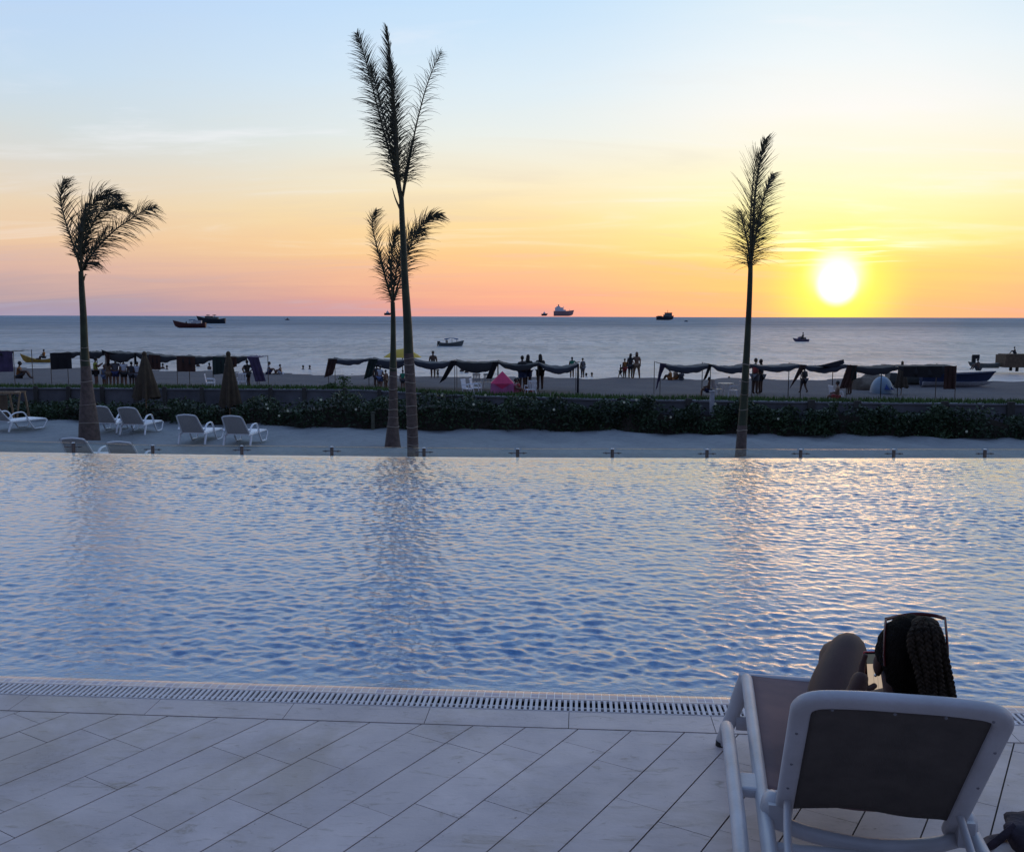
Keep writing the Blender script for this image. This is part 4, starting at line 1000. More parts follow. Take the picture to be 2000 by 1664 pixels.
def person(px, ytop, yfoot, pose, label, top=None, bottom=None, hd=0, sk='skin', hair='short', z0=None, Y=None, group=None, tall=None, sub=1):
    z0 = ZB if z0 is None else z0
    if Y is None: Y = G(px, yfoot, z0).y
    g = P(px, yfoot, Y); k = 1.0
    e = empty('person', (g.x, Y, z0), R(hd), label, 'person', group)
    J = {'pel': V(0, 0, .95), 'bel': V(0, .01, 1.08), 'che': V(0, 0, 1.28), 'nek': V(0, 0, 1.46), 'hd0': V(0, .015, 1.53), 'hd1': V(0, .02, 1.62), 'hd2': V(0, .0, 1.69),
         'shL': V(-.17, 0, 1.40), 'elbL': V(-.23, -.02, 1.13), 'wrL': V(-.24, .06, .88), 'haL': V(-.24, .1, .79),
         'shR': V(.17, 0, 1.40), 'elbR': V(.23, -.02, 1.13), 'wrR': V(.24, .06, .88), 'haR': V(.24, .1, .79),
         'hiL': V(-.09, 0, .90), 'kneL': V(-.10, .02, .50), 'ankL': V(-.10, -.01, .08), 'toL': V(-.11, .15, .03),
         'hiR': V(.09, 0, .90), 'kneR': V(.10, .02, .50), 'ankR': V(.10, -.01, .08), 'toR': V(.11, .15, .03)}
    P_ = dict(POSES.get(pose, {}))
    if pose in ('sit', 'chair'):
        dz = {'sit': -.83, 'chair': -.47}[pose]
        lean = .10 if pose == 'sit' else -.05
        for q in J:
            if q[:2] not in ('kn', 'an', 'to'): J[q] = J[q] + V(0, 0, dz)
        for q in ('che', 'nek', 'hd0', 'hd1', 'hd2', 'shL', 'shR'): J[q] += V(0, lean * (J[q].z - J['pel'].z), 0)
        for s, x in (('L', -1), ('R', 1)):
            if pose == 'sit':
                J['kne' + s] = V(x * .15, .38, .42); J['ank' + s] = V(x * .13, .55, .07); J['to' + s] = V(x * .14, .70, .03)
                J['elb' + s] = V(x * .25, .12, .38); J['wr' + s] = V(x * .16, .34, .40); J['ha' + s] = V(x * .12, .42, .38)
            else:
                J['kne' + s] = V(x * .13, .42, .50); J['ank' + s] = V(x * .13, .46, .08); J['to' + s] = V(x * .13, .6, .03)
                J['elb' + s] = V(x * .26, .05, .68); J['wr' + s] = V(x * .2, .28, .62); J['ha' + s] = V(x * .18, .36, .62)
    for q, p in P_.items(): J[q] = p
    if pose in POSES:
        for s in 'LR': 
            if 'wr' + s in P_: J['ha' + s] = J['wr' + s] + (J['wr' + s] - J['elb' + s]).normalized() * .09
            if 'ank' + s in P_: J['to' + s] = J['ank' + s] + V(0, .15, -.05)
    H_ = max(p.z for p in J.values()) + .06
    if pose == 'swim':
        zt = P(px, ytop, Y).z - z0; k = 1.0; off = zt - 1.75
    else:
        want = (P(px, ytop, Y).z - z0); k = want / H_; off = 0
    for q in J: J[q] = J[q] * k + V(0, 0, off)
    r = lambda a: a * k
    RAD = {'pel': (.125, .105), 'bel': (.115, .09), 'che': (.14, .10), 'nek': (.055, .055), 'hd0': (.07, .08), 'hd1': (.085, .10), 'hd2': (.06, .075), 'shL': .06, 'shR': .06, 'elbL': .042, 'elbR': .042, 'wrL': .03, 'wrR': .03, 'haL': .035, 'haR': .035,
           'hiL': .095, 'hiR': .095, 'kneL': .062, 'kneR': .062, 'ankL': .042, 'ankR': .042, 'toL': .035, 'toR': .035}
    JJ = {}
    for q, p in J.items():
        a = RAD[q]; g_r = 1.28 if q[:2] not in ('hd', 'ne') else 1.12
        JJ[q] = (p, r(a) * g_r if not isinstance(a, tuple) else (r(a[0]) * g_r, r(a[1]) * g_r))
    E = [('pel', 'bel'), ('bel', 'che'), ('che', 'nek'), ('nek', 'hd0')]; JJ.pop('hd1'); JJ.pop('hd2'); JJ['hd0'] = (J['hd0'], r(.05))
    for s in 'LR': E += [('che', 'sh' + s), ('sh' + s, 'elb' + s), ('elb' + s, 'wr' + s), ('wr' + s, 'ha' + s), ('pel', 'hi' + s), ('hi' + s, 'kne' + s), ('kne' + s, 'ank' + s), ('ank' + s, 'to' + s)]
    if pose == 'swim':
        keep = {'che', 'nek', 'hd0', 'shL', 'shR', 'bel'}; JJ = {q: v for q, v in JJ.items() if q in keep}; E = [x for x in E if x[0] in keep and x[1] in keep]
    root = 'bel' if pose == 'swim' else 'pel'
    skin('body', JJ, E, M[sk], e, sub, root)
    bod = [c for c in e.children if c.name.startswith('body')][0]
    hcn = J['hd1'] + V(0, .01 * k, -.005 * k)
    o = MB(); o.ball(hcn, (r(.076), r(.092), r(.112)), 12, 9); o.ball(hcn + V(0, .092 * k, -.01 * k), (r(.014), r(.02), r(.022)), 6, 4); o.ball(hcn + V(-.076 * k, 0, -.01 * k), (r(.012), r(.018), r(.028)), 6, 4); o.ball(hcn + V(.076 * k, 0, -.01 * k), (r(.012), r(.018), r(.028)), 6, 4)
    hb3 = o.build('head_tmp', M[sk], e, True); join_into(bod, [hb3])
    o = MB(); o.ball(hcn + V(0, -.016 * k, .022 * k), (r(.088), r(.098), r(.108)), 12, 9)
    if hair == 'long': o.tube([hcn + V(0, -.04 * k, .02 * k), hcn + V(0, -.075 * k, -.12 * k), hcn + V(0, -.10 * k, -.26 * k), hcn + V(0, -.10 * k, -.38 * k)], [r(.09), r(.10), r(.085), r(.03)], 10, flat=.6)
    o.build('hair', M['hair'], e, True)
    if top and pose != 'swim':
        t = {'p': (J['pel'] + V(0, 0, .02 * k), (r(.19), r(.16))), 'b': (J['bel'], (r(.175), r(.145))), 'c': (J['che'], (r(.205), r(.155))), 'n': (J['nek'] - V(0, 0, .05 * k), (r(.1), r(.09)))}
        te = [('p', 'b'), ('b', 'c'), ('c', 'n')]
        for s in 'LR':
            t['s' + s] = (J['sh' + s], r(.095)); t['e' + s] = (J['sh' + s].lerp(J['elb' + s], .55), r(.085)); te += [('c', 's' + s), ('s' + s, 'e' + s)]
        skin('shirt', t, te, M[top], e, 1, 'p')
    if bottom and pose != 'swim':
        t = {'p': (J['pel'] + V(0, 0, .03 * k), (r(.195), r(.165)))}; te = []
        for s in 'LR':
            t['h' + s] = (J['hi' + s], r(.14)); t['k' + s] = (J['hi' + s].lerp(J['kne' + s], .75), r(.115)); te += [('p', 'h' + s), ('h' + s, 'k' + s)]
        skin('shorts', t, te, M[bottom], e, 1, 'p')
    return e
gp1 = 'people gathered under the left shelters'
person(188, 697, 757, 'phone', 'person in a lime yellow shirt and black shorts beside the left palm', 'cloth_lime', 'cloth_black', -60, group=gp1)
person(205, 712, 757, 'stand', 'shorter person in pale blue just right of the lime yellow shirt', 'cloth_sky', 'cloth_sky', 160, hair='long', group=gp1)
person(213, 700, 757, 'stand', 'person in tan clothes between pale blue and grey ones at the left', 'cloth_tan', 'cloth_tan', 20, hair='long', group=gp1)
person(227, 699, 757, 'hip', 'person in grey blue shirt next to the white shirt at the left', 'cloth_grey', 'cloth_navy', 10, group=gp1)
person(243, 701, 757, 'stand', 'person in white shirt and black shorts left of the left brown parasol', 'cloth_white', 'cloth_black', 30, group=gp1)
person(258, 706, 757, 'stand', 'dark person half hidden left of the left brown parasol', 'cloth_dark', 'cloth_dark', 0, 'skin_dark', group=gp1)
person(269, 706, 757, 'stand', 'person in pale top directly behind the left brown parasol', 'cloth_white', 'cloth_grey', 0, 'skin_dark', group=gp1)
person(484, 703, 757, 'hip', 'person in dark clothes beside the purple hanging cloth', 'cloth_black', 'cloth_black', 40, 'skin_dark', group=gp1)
person(36, 705, 730, 'sit', 'person sitting right of the tarp at the left picture edge', 'cloth_orange', 'cloth_dark', -70, 'skin_dark', Y=66)
gw = 'people at the water edge'
person(524, 706, 731, 'sit', 'person sitting by the water in a white blue shirt, left of the pair', 'cloth_white', 'cloth_navy', -75, group=gw, z0=ZB)
person(549, 711, 731, 'sit', 'bare tan person sitting by the water, right of the pair', None, 'cloth_white', 80, group=gw)
for px, yt, yf, lab in ((592, 713, 722, 'swimmer head left of another head, between the left and middle tarp rows'), (605, 713, 722, 'swimmer head right of another head, between the left and middle tarp rows'),
                        (387, 705, 716, 'swimmer seen under the tarp between the brown parasols'), (318, 709, 721, 'swimmer under the tarp right of the left brown parasol'), (326, 713, 722, 'swimmer partly behind another near the left brown parasol'),
                        (478, 713, 722, 'swimmer head seen right of the right brown parasol'), (409, 708, 722, 'standing bather just left of the right brown parasol'),
                        (1145, 728, 739, 'bather low in the water right of the grey shirted man'), (1156, 727, 739, 'bather low in the water, farther right of the grey shirted man'), (902, 714, 726, 'swimmer left of the two white chairs at the waterline'), (911, 717, 728, 'small swimmer closer to the two waterline chairs'), (1424, 735, 742, 'swimmer head above the sand left of the right palm')):
    person(px, yt, yf, 'swim', lab, hair='short', sk='skin_dark', z0=ZSEA, group='bathers in the sea', Y=max(G(px, yf, ZSEA).y, shore_y((px - 1000) / F * 72) + 1.2))
gm2 = 'people under the middle shelters'
person(743, 713, 762, 'walk', 'person in a white shirt left of the twin palms', 'cloth_white', 'cloth_blue', -20, group=gm2, Y=56)
person(736, 711, 758, 'stand', 'dark figure just behind the white shirted person by the twin palms', 'cloth_dark', 'cloth_dark', 20, 'skin_dark', group=gm2, Y=57.5)
person(754, 722, 762, 'stand', 'small child beside the white shirted person by the twin palms', None, 'cloth_tan', 60, group=gm2, Y=56)
person(787, 722, 762, 'stand', 'person in a green shirt seen between the twin palms', 'cloth_green', 'cloth_dark', 0, group=gm2, Y=56)
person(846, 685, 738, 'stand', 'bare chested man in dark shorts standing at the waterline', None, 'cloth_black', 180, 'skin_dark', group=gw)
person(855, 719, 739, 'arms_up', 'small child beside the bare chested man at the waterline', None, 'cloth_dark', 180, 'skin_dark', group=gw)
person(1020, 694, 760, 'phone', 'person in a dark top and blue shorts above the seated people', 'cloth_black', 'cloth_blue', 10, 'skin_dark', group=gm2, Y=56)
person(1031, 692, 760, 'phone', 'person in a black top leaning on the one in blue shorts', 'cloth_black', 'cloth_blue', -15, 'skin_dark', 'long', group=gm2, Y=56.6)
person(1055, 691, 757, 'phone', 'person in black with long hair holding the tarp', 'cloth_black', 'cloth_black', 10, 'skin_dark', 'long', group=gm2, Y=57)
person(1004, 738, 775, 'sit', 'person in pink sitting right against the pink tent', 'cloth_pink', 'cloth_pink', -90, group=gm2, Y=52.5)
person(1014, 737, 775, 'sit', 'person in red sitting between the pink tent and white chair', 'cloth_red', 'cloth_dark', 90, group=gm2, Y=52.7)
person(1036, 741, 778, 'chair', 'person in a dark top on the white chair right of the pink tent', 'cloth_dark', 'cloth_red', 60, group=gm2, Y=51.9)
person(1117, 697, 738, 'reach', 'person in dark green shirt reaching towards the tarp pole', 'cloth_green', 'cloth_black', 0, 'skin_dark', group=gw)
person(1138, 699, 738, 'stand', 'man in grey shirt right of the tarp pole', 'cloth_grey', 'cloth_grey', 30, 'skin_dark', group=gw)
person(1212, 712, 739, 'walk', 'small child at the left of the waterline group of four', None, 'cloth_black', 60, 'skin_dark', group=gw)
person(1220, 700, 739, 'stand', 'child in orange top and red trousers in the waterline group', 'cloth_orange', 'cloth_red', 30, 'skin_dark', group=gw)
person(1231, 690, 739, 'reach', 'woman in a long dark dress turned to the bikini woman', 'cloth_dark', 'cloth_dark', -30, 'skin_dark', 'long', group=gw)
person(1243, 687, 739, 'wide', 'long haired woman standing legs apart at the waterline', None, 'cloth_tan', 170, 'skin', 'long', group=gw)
gr_ = 'people under the right shelters'
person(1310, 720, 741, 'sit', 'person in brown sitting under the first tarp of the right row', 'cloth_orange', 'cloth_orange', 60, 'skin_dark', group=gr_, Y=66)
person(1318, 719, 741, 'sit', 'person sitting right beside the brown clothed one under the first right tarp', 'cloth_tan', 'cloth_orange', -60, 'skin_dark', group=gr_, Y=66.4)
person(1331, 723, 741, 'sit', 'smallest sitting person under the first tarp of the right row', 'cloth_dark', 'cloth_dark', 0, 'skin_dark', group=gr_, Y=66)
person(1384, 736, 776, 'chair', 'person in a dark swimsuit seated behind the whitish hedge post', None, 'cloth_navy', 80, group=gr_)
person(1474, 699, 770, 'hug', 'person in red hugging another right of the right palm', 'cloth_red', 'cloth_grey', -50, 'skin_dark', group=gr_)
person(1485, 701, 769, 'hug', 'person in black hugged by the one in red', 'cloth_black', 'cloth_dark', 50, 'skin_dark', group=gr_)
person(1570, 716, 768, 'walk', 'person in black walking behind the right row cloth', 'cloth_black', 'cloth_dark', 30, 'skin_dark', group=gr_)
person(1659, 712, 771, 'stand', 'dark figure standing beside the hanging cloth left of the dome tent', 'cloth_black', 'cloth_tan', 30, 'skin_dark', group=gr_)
person(1634, 743, 792, 'chair', 'person in a tan top and red shorts seated on a white chair at the right', 'cloth_tan', 'cloth_red', 70, group=gr_)

# ------------------------------------------------------------------ boats
def hull(L, B, Hh, bow=.3, sheer=.15, stern=.85, flare=.6, n=14):
    """hull along +x (bow), open deck closed by a cap; returns verts, faces"""
    v = []; f = []; m = 9
    for i in range(n + 1):
        t = i / n; x = -L / 2 + L * t
        w = B / 2 * (stern + (1 - stern) * min(1, t / .3)) * (1 if t < .55 else math.cos((t - .55) / .45 * math.pi / 2) ** .75 + 0.004)
        top = Hh * (1 + sheer * (abs(t - .35) / .65) ** 2 * 2); keel = 0 if t < .75 else Hh * bow * ((t - .75) / .25) ** 2
        for k in range(m):
            a = k / (m - 1) * 2 - 1; s = abs(a) ** 1.0
            y = w * math.copysign(min(1, s ** .8), a) * (flare + (1 - flare) * s); z = keel + (top - keel) * (s ** 2.2)
            v.append((x + (Hh * bow * .9 * (s ** 2) * (t ** 8)), y, z))
    for i in range(n):
        for k in range(m - 1): f.append((i * m + k, (i + 1) * m + k, (i + 1) * m + k + 1, i * m + k + 1))
    for i in range(n): f.append((i * m, i * m + m - 1, (i + 1) * m + m - 1, (i + 1) * m))
    f.append(tuple(range(m)))
    return v, f
def boat_root(px, pyw, label, Y=None, hd=0, z=ZSEA, name='boat', cat='boat', draft=.15):
    Y = Y or G(px, pyw, z).y; p = P(px, pyw, Y)
    return empty(name, (p.x, Y, z - draft), R(hd), label, cat), Y / F
def hm(*a): return mat(*a)
M['h_red'] = mat('dark_red_hull', (.09, .016, .016), .6, .15, 3); M['h_navy'] = mat('navy_hull', (.015, .03, .09), .5); M['h_dark'] = mat('dark_hull', (.03, .04, .055), .6); M['h_grey'] = mat('grey_hull', (.12, .14, .14), .6)
M['h_white'] = mat('white_hull', (.5, .52, .56), .5); M['h_ship'] = mat('hazed_red_hull', (.5, .27, .26), .7); M['hazed_ship_white'] = mat('hazed_ship_white', (.8, .8, .85), .6); M['h_yellow'] = mat('yellow_hull', (.38, .22, .03), .5, .15, 3); M['blue_top'] = mat('blue_canopy', (.03, .12, .3), .7)  # distance haze put into both ship colours, hull paled towards pink
M['foam'] = mat('foam', (.7, .74, .8), .9)
# red launch
e, k = boat_root(372, 641, 'dark red open launch speeding left in front of a dark boat', hd=180); L = 60 * k
v, f = hull(L, L * .22, 9.5 * k, .5, .35); o = MB(); o.add(v, f); o.build('hull', M['h_red'], e, True)
o = MB(); o.box((-L * .24, 0, 13 * k), (L * .25, L * .12, 5 * k)); o.box((-L * .1, 0, 11 * k), (L * .12, L * .1, 4 * k)); o.build('engine_cover', M['h_white'], e)
o = MB(); o.box((-L * .08, 0, 16.5 * k), (L * .2, L * .14, 1.2 * k)); 
for s in (-1, 1): o.box((-L * .08 + s * L * .09, 0, 13 * k), (.6 * k, .6 * k, 7 * k))
o.build('canopy', M['blue_top'], e)
wk = MB(); wv = []; wf = []; n_w = 24; zl = ZSEA + .12 - e.location.z
for i in range(n_w + 1):
    u_ = i / n_w; xx = L * .48 + u_ * L * 1.5; hw = .25 + 1.6 * u_ + .3 * math.sin(i * 2.3)
    wv += [(-xx, -hw, zl + .05 * math.sin(i * 1.7)), (-xx, hw, zl + .12 * (1 - u_) + .06 * math.sin(i * 2.9))]
for i in range(n_w): wf.append((2 * i, 2 * i + 2, 2 * i + 3, 2 * i + 1))
wk.add(wv, wf); wk.add([(-L * .5, -1, zl), (-L * .62, -.6, zl + .5), (-L * .8, 0, zl + .25), (-L * .62, .8, zl + .35), (-L * .5, 1, zl)], [(0, 1, 2, 3, 4)])
wk.build('wake', M['foam'], e)
person(364, 627, 633, 'stand', 'tiny person standing at the bow of the dark red launch', 'cloth_black', 'cloth_black', 0, 'skin_dark', Y=e.location.y, z0=P(364, 637, e.location.y).z)
# dark patrol boat
e, k = boat_root(414, 632, 'long dark blue boat with two small masts behind the dark red launch', hd=180); L = 52 * k
v, f = hull(L, L * .2, 9 * k, .5, .35); o = MB(); o.add(v, f); o.build('hull', M['h_dark'], e, True)
o = MB(); o.box((L * .1, 0, 12 * k), (L * .28, L * .13, 6 * k)); o.box((-L * .14, 0, 11 * k), (L * .2, L * .12, 4 * k)); o.build('cabin', M['h_grey'], e)
for x in (.14, -.1):
    o = MB(); o.box((L * x, 0, 15 * k), (.7 * k, .7 * k, 6 * k)); o.box((L * x, 0, 16.5 * k), (7 * k, 1 * k, 1.3 * k)); o.build('mast', M['h_dark'], e)
# canopy boat
e, k = boat_root(880, 677, 'small motorboat with a blue sun canopy in the middle of the sea'); L = 46 * k
v, f = hull(L, L * .27, 9 * k, .45, .3); o = MB(); o.add(v, f); o.build('hull', M['h_grey'], e, True)
o = MB(); n = 10; vv = []
for i in range(n + 1):
    t = i / n; x = (-12 + 27 * t) * k
    for y in (-3.6, 3.6):
        for dz in (0, -1.6): vv.append((x, y * k, (17.2 + 1.6 * math.sin(math.pi * t) + dz * (1 + .5 * math.sin(t * 9))) * k))
ff = []
for i in range(n):
    a = i * 4; b = a + 4; ff += [(a, b, b + 2, a + 2), (a + 1, a + 3, b + 3, b + 1), (a, a + 1, b + 1, b), (a + 2, b + 2, b + 3, a + 3)]
ff += [(0, 2, 3, 1), (n * 4, n * 4 + 1, n * 4 + 3, n * 4 + 2)]; o.add(vv, ff)
o.build('canopy', M['blue_top'], e)
for x in (-10, 3, 13):
    for s in (-1, 1): o = MB(); o.tube([(x * k, s * 3.3 * k, 7 * k), (x * .9 * k, s * 3.3 * k, 17 * k)], .25 * k, 5); o.build('canopy_pole', M['pole'], e)
o = MB(); o.box((-L * .5 - 0 * k, 0, 9 * k), (5.5 * k, 4 * k, 7 * k)); o.box((-L * .5 - 2 * k, 0, 4 * k), (2 * k, 2 * k, 7 * k)); o.build('outboard_motor', M['cloth_black'], e)
person(873, 663, 675, 'stand', 'driver standing under the blue boat canopy', 'cloth_black', 'cloth_black', 0, 'skin_dark', Y=e.location.y, z0=P(873, 674, e.location.y).z)
# ships on the horizon
def ship(px, py, wpx, hpx, label, Y, kind):
    e, k = boat_root(px, py, label, Y=Y, hd=0, name='ship', cat='ship', draft=0); e.location.z = P(px, py, Y).z
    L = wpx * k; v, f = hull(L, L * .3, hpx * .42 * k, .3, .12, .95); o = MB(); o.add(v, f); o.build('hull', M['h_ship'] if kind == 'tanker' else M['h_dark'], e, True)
    h = hpx * k
    if kind == 'tanker':
        o = MB(); o.box((-L * .22, 0, h * .58), (L * .42, L * .22, h * .34)); o.box((-L * .26, 0, h * .78), (L * .2, L * .18, h * .14)); o.box((-L * .02, 0, h * .48), (L * .3, L * .16, h * .14)); o.build('deckhouse', M['hazed_ship_white'], e)
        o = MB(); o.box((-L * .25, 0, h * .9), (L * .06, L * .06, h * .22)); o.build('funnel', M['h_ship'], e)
        o = MB(); o.tube([(L * .02, 0, h * .45), (L * .02, 0, h * .85)], L * .012, 5); o.tube([(L * .34, 0, h * .4), (L * .34, 0, h * .6)], L * .01, 5); o.build('mast', M['hazed_ship_white'], e)
    elif kind == 'work':
        o = MB(); o.box((L * .18, 0, h * .5), (L * .5, L * .24, h * .26)); o.box((L * .22, 0, h * .72), (L * .42, L * .22, h * .2)); o.build('wheelhouse', M['h_grey'], e)
        o = MB(); o.box((L * .22, 0, h * .835), (L * .46, L * .24, h * .04)); o.build('roof', M['h_dark'], e)
        o = MB(); o.tube([(L * .18, 0, h * .84), (L * .18, 0, h * 1.15)], L * .012, 5); o.build('mast', M['h_dark'], e)
        o = MB(); o.box((-L * .3, 0, h * .44), (L * .25, L * .18, h * .1)); o.build('winch', M['h_dark'], e)
    else:
        o = MB(); o.box((0, 0, h * .5), (L * .45, L * .2, h * .3)); o.box((0, 0, h * .7), (L * .2, L * .14, h * .2)); o.build('deckhouse', M['hazed_ship_white'], e)
        o = MB(); o.tube([(0, 0, h * .6), (0, 0, h * 1.0)], L * .03, 5); o.build('mast', M['hazed_ship_white'], e)
    return e
ship(1100, 617.5, 37, 22, 'large tanker with a pale superstructure on the horizon near the middle', 2600, 'tanker')
ship(1063, 617, 11, 9, 'small tug just left of the large tanker on the horizon', 2500, 'tug')
ship(757, 616, 13, 10, 'faint ship on the horizon left of the shorter centre palm', 2700, 'tug')
ship(1298, 625.5, 32, 17, 'dark workboat with a tall wheelhouse at the stern, right of the tanker', 900, 'work')
e, k = boat_root(1340, 626, 'tiny dark skiff right of the workboat', Y=900); v, f = hull(7 * k, 2 * k, 1.8 * k); o = MB(); o.add(v, f); o.box((0, 0, 2 * k), (2 * k, 1 * k, 1.6 * k)); o.build('hull', M['h_dark'], e)
# jet skis
def jetski(px, py, wpx, label, rider, hd=180, hcol='jet'):
    e, k = boat_root(px, py, label, hd=hd, name='jet_ski', cat='jet ski', draft=.1); e['group'] = 'jet skis'; L = wpx * k
    v, f = hull(L, L * .38, L * .17, .6, .3, .8); o = MB(); o.add(v, f); o.build('hull', M['jet'], e, True)
    o = MB(); o.box((-L * .12, 0, L * .24), (L * .4, L * .16, L * .12), taper=.8); o.build('seat', M['cloth_black'], e)
    o = MB(); o.box((L * .16, 0, L * .26), (L * .2, L * .2, L * .14), taper=.6); o.tube([(L * .1, -L * .13, L * .36), (L * .1, L * .13, L * .36)], L * .015, 6); o.build('handlebar', M['jet'], e)
    Yp = e.location.y
    person(px + wpx * .10, py - wpx * .62, py - wpx * .05, 'chair', rider, 'cloth_dark', 'cloth_dark', 90, 'skin_dark', Y=Yp, z0=ZSEA + L * .02)
M['jet'] = mat('violet_grey_shell', (.1, .08, .16), .5)
jetski(1565, 667, 29, 'violet grey jet ski below the left of the sun', 'rider on the jet ski near the sun')
jetski(561, 625.5, 9, 'far tiny jet ski left of the centre palms', 'rider on the far tiny jet ski')
# yellow kayak
e, k = boat_root(74, 707, 'yellow wooden canoe with dark upturned bow at the far left of the sea', hd=176, name='canoe', cat='canoe', Y=G(74, 707, ZSEA).y); L = 60 * k
v, f = hull(L, L * .15, 8 * k, .8, .7); o = MB(); o.add(v, f); o.build('hull', M['h_yellow'], e, True)
o = MB(); o.ball((L * .3, 0, 9 * k), (5 * k, 2.5 * k, 3 * k), 8, 6); o.ball((0, 0, 8.5 * k), (5 * k, 2.5 * k, 2.5 * k), 8, 6); o.build('cargo', M['cloth_dark'], e, True)
person(86, 682, 701, 'chair', 'person sitting high in the yellow canoe', 'cloth_orange', 'cloth_dark', 90, 'skin_dark', Y=e.location.y, z0=P(86, 705, e.location.y).z)
# beached navy boat
bb = Vector((P(1880, 760, 60).x, 60, ZB)); e = empty('boat', bb, R(-3), 'navy blue boat with a pale bottom beached at the far right', 'boat'); k = 60 / F; L = 130 * k
v, f = hull(L, L * .2, 24 * k, .55, .10, .9); o = MB(); o.add([(x, y, z) for x, y, z in v], f); hb_ = o.build('hull', M['h_navy'], e, True)
o = MB(); o.add([(x * .985, y * 1.03, z * .42 - .02) for x, y, z in v], f); o.build('boot_bottom', M['h_white'], e, True)
o = MB(); o.tube([(x * 1.002, y * 1.01, z + .015) for x, y, z in [v[i * 9] for i in range(15)]], .05, 6); o.tube([(x * 1.002, y * 1.01, z + .015) for x, y, z in [v[i * 9 + 8] for i in range(15)]], .05, 6); o.build('gunwale', M['h_navy'], e)
hb_.location.x = -.5; 
for ch in e.children: ch.location.x = -.5; ch.location.z = 0.02
# grey upturned boat left of it
bb = Vector((P(1790, 752, 62).x, 62, ZB)); e = empty('boat', bb, R(5), 'small grey white boat between the dark parasol and the navy boat', 'boat'); k = 62 / F
v, f = hull(120 * k, 30 * k, 22 * k, .5, .15); o = MB(); o.add(v, f); o.build('hull', M['h_grey'], e, True)
o = MB(); o.box((-20 * k, 0, 27 * k), (30 * k, 16 * k, 9 * k), taper=.8); o.build('cabin', M['h_white'], e)
# floating raft with cabin at the right edge
e, k = boat_root(1990, 722, 'dark boxy raft with dark sides cut by the right edge of the picture', Y=76, name='raft', cat='raft'); e.location.z = P(1990, 722, 76).z; 
o = MB(); o.box((0, 0, 17 * k), (74 * k, 40 * k, 24 * k)); o.box((2 * k, 0, 29.5 * k), (70 * k, 38 * k, 2 * k)); o.build('cabin', M['wood_dark'], e)
for x in (-10, 30):
    for y in (-12, 12): o = MB(); o.tube([(x * k, y * k, -3 * k), (x * k, y * k, 6 * k)], 3 * k, 8); o.build('float', M['cloth_black'], e)
person(1982, 677, 699, 'sit', 'person sitting on top of the boxy raft at the right edge', 'cloth_dark', 'cloth_dark', 60, 'skin_dark', Y=76, z0=P(1982, 691, 76).z)
e, k = boat_root(1922, 716, 'low grey boat with a raised outboard motor left of the boxy raft', Y=76, hd=180); e.location.z = P(1922, 719, 76).z
v, f = hull(56 * k, 16 * k, 9 * k, .5, .2); o = MB(); o.add(v, f); o.build('hull', M['h_grey'], e, True)
o = MB(); o.box((21 * k, 0, 14 * k), (6 * k, 5 * k, 20 * k)); o.box((17 * k, 0, 22 * k), (12 * k, 6 * k, 8 * k)); o.build('outboard_motor', M['cloth_black'], e)
e.rotation_euler = (0, 0, R(180))
person(1911, 700, 720, 'sit', 'person crouching behind the raised outboard motor', None, 'cloth_dark', 30, 'skin_dark', Y=75, z0=P(1911, 722, 75).z)
#%%PART4
# ------------------------------------------------------------------ the near lounger
LA = R(-10.8); LO = Vector((1.096, 2.946, 0))
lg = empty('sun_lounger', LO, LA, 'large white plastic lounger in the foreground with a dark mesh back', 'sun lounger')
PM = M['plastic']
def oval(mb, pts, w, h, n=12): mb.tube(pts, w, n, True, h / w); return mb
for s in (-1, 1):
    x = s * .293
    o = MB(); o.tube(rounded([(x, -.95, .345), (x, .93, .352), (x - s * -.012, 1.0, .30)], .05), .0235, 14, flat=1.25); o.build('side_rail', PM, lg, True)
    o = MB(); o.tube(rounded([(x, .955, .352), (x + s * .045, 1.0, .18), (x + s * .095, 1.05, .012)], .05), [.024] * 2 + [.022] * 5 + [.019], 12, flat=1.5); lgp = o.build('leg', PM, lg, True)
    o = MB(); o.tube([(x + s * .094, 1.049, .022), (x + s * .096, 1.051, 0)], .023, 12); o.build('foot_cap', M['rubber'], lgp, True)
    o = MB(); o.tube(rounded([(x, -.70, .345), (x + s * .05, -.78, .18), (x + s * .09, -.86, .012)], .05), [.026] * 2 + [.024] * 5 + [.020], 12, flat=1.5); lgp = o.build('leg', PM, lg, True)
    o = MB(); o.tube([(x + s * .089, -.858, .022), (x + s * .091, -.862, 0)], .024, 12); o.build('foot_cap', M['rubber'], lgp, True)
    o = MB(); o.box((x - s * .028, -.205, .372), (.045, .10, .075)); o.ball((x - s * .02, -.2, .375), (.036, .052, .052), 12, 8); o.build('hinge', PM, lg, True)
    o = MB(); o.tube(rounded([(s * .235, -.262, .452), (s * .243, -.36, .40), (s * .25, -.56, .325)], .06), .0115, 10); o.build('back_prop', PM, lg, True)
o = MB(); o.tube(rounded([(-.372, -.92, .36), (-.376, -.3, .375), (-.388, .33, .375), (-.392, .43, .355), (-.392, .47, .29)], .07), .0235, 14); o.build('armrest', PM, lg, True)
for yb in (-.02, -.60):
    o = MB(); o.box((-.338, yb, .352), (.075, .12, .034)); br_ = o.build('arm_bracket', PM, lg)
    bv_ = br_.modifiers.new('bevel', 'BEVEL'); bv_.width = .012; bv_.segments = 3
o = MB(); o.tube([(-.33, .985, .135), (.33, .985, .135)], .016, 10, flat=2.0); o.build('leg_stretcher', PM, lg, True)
o = MB(); o.tube([(-.28, .945, .352), (.28, .945, .352)], .018, 10); o.build('front_bar', PM, lg, True)
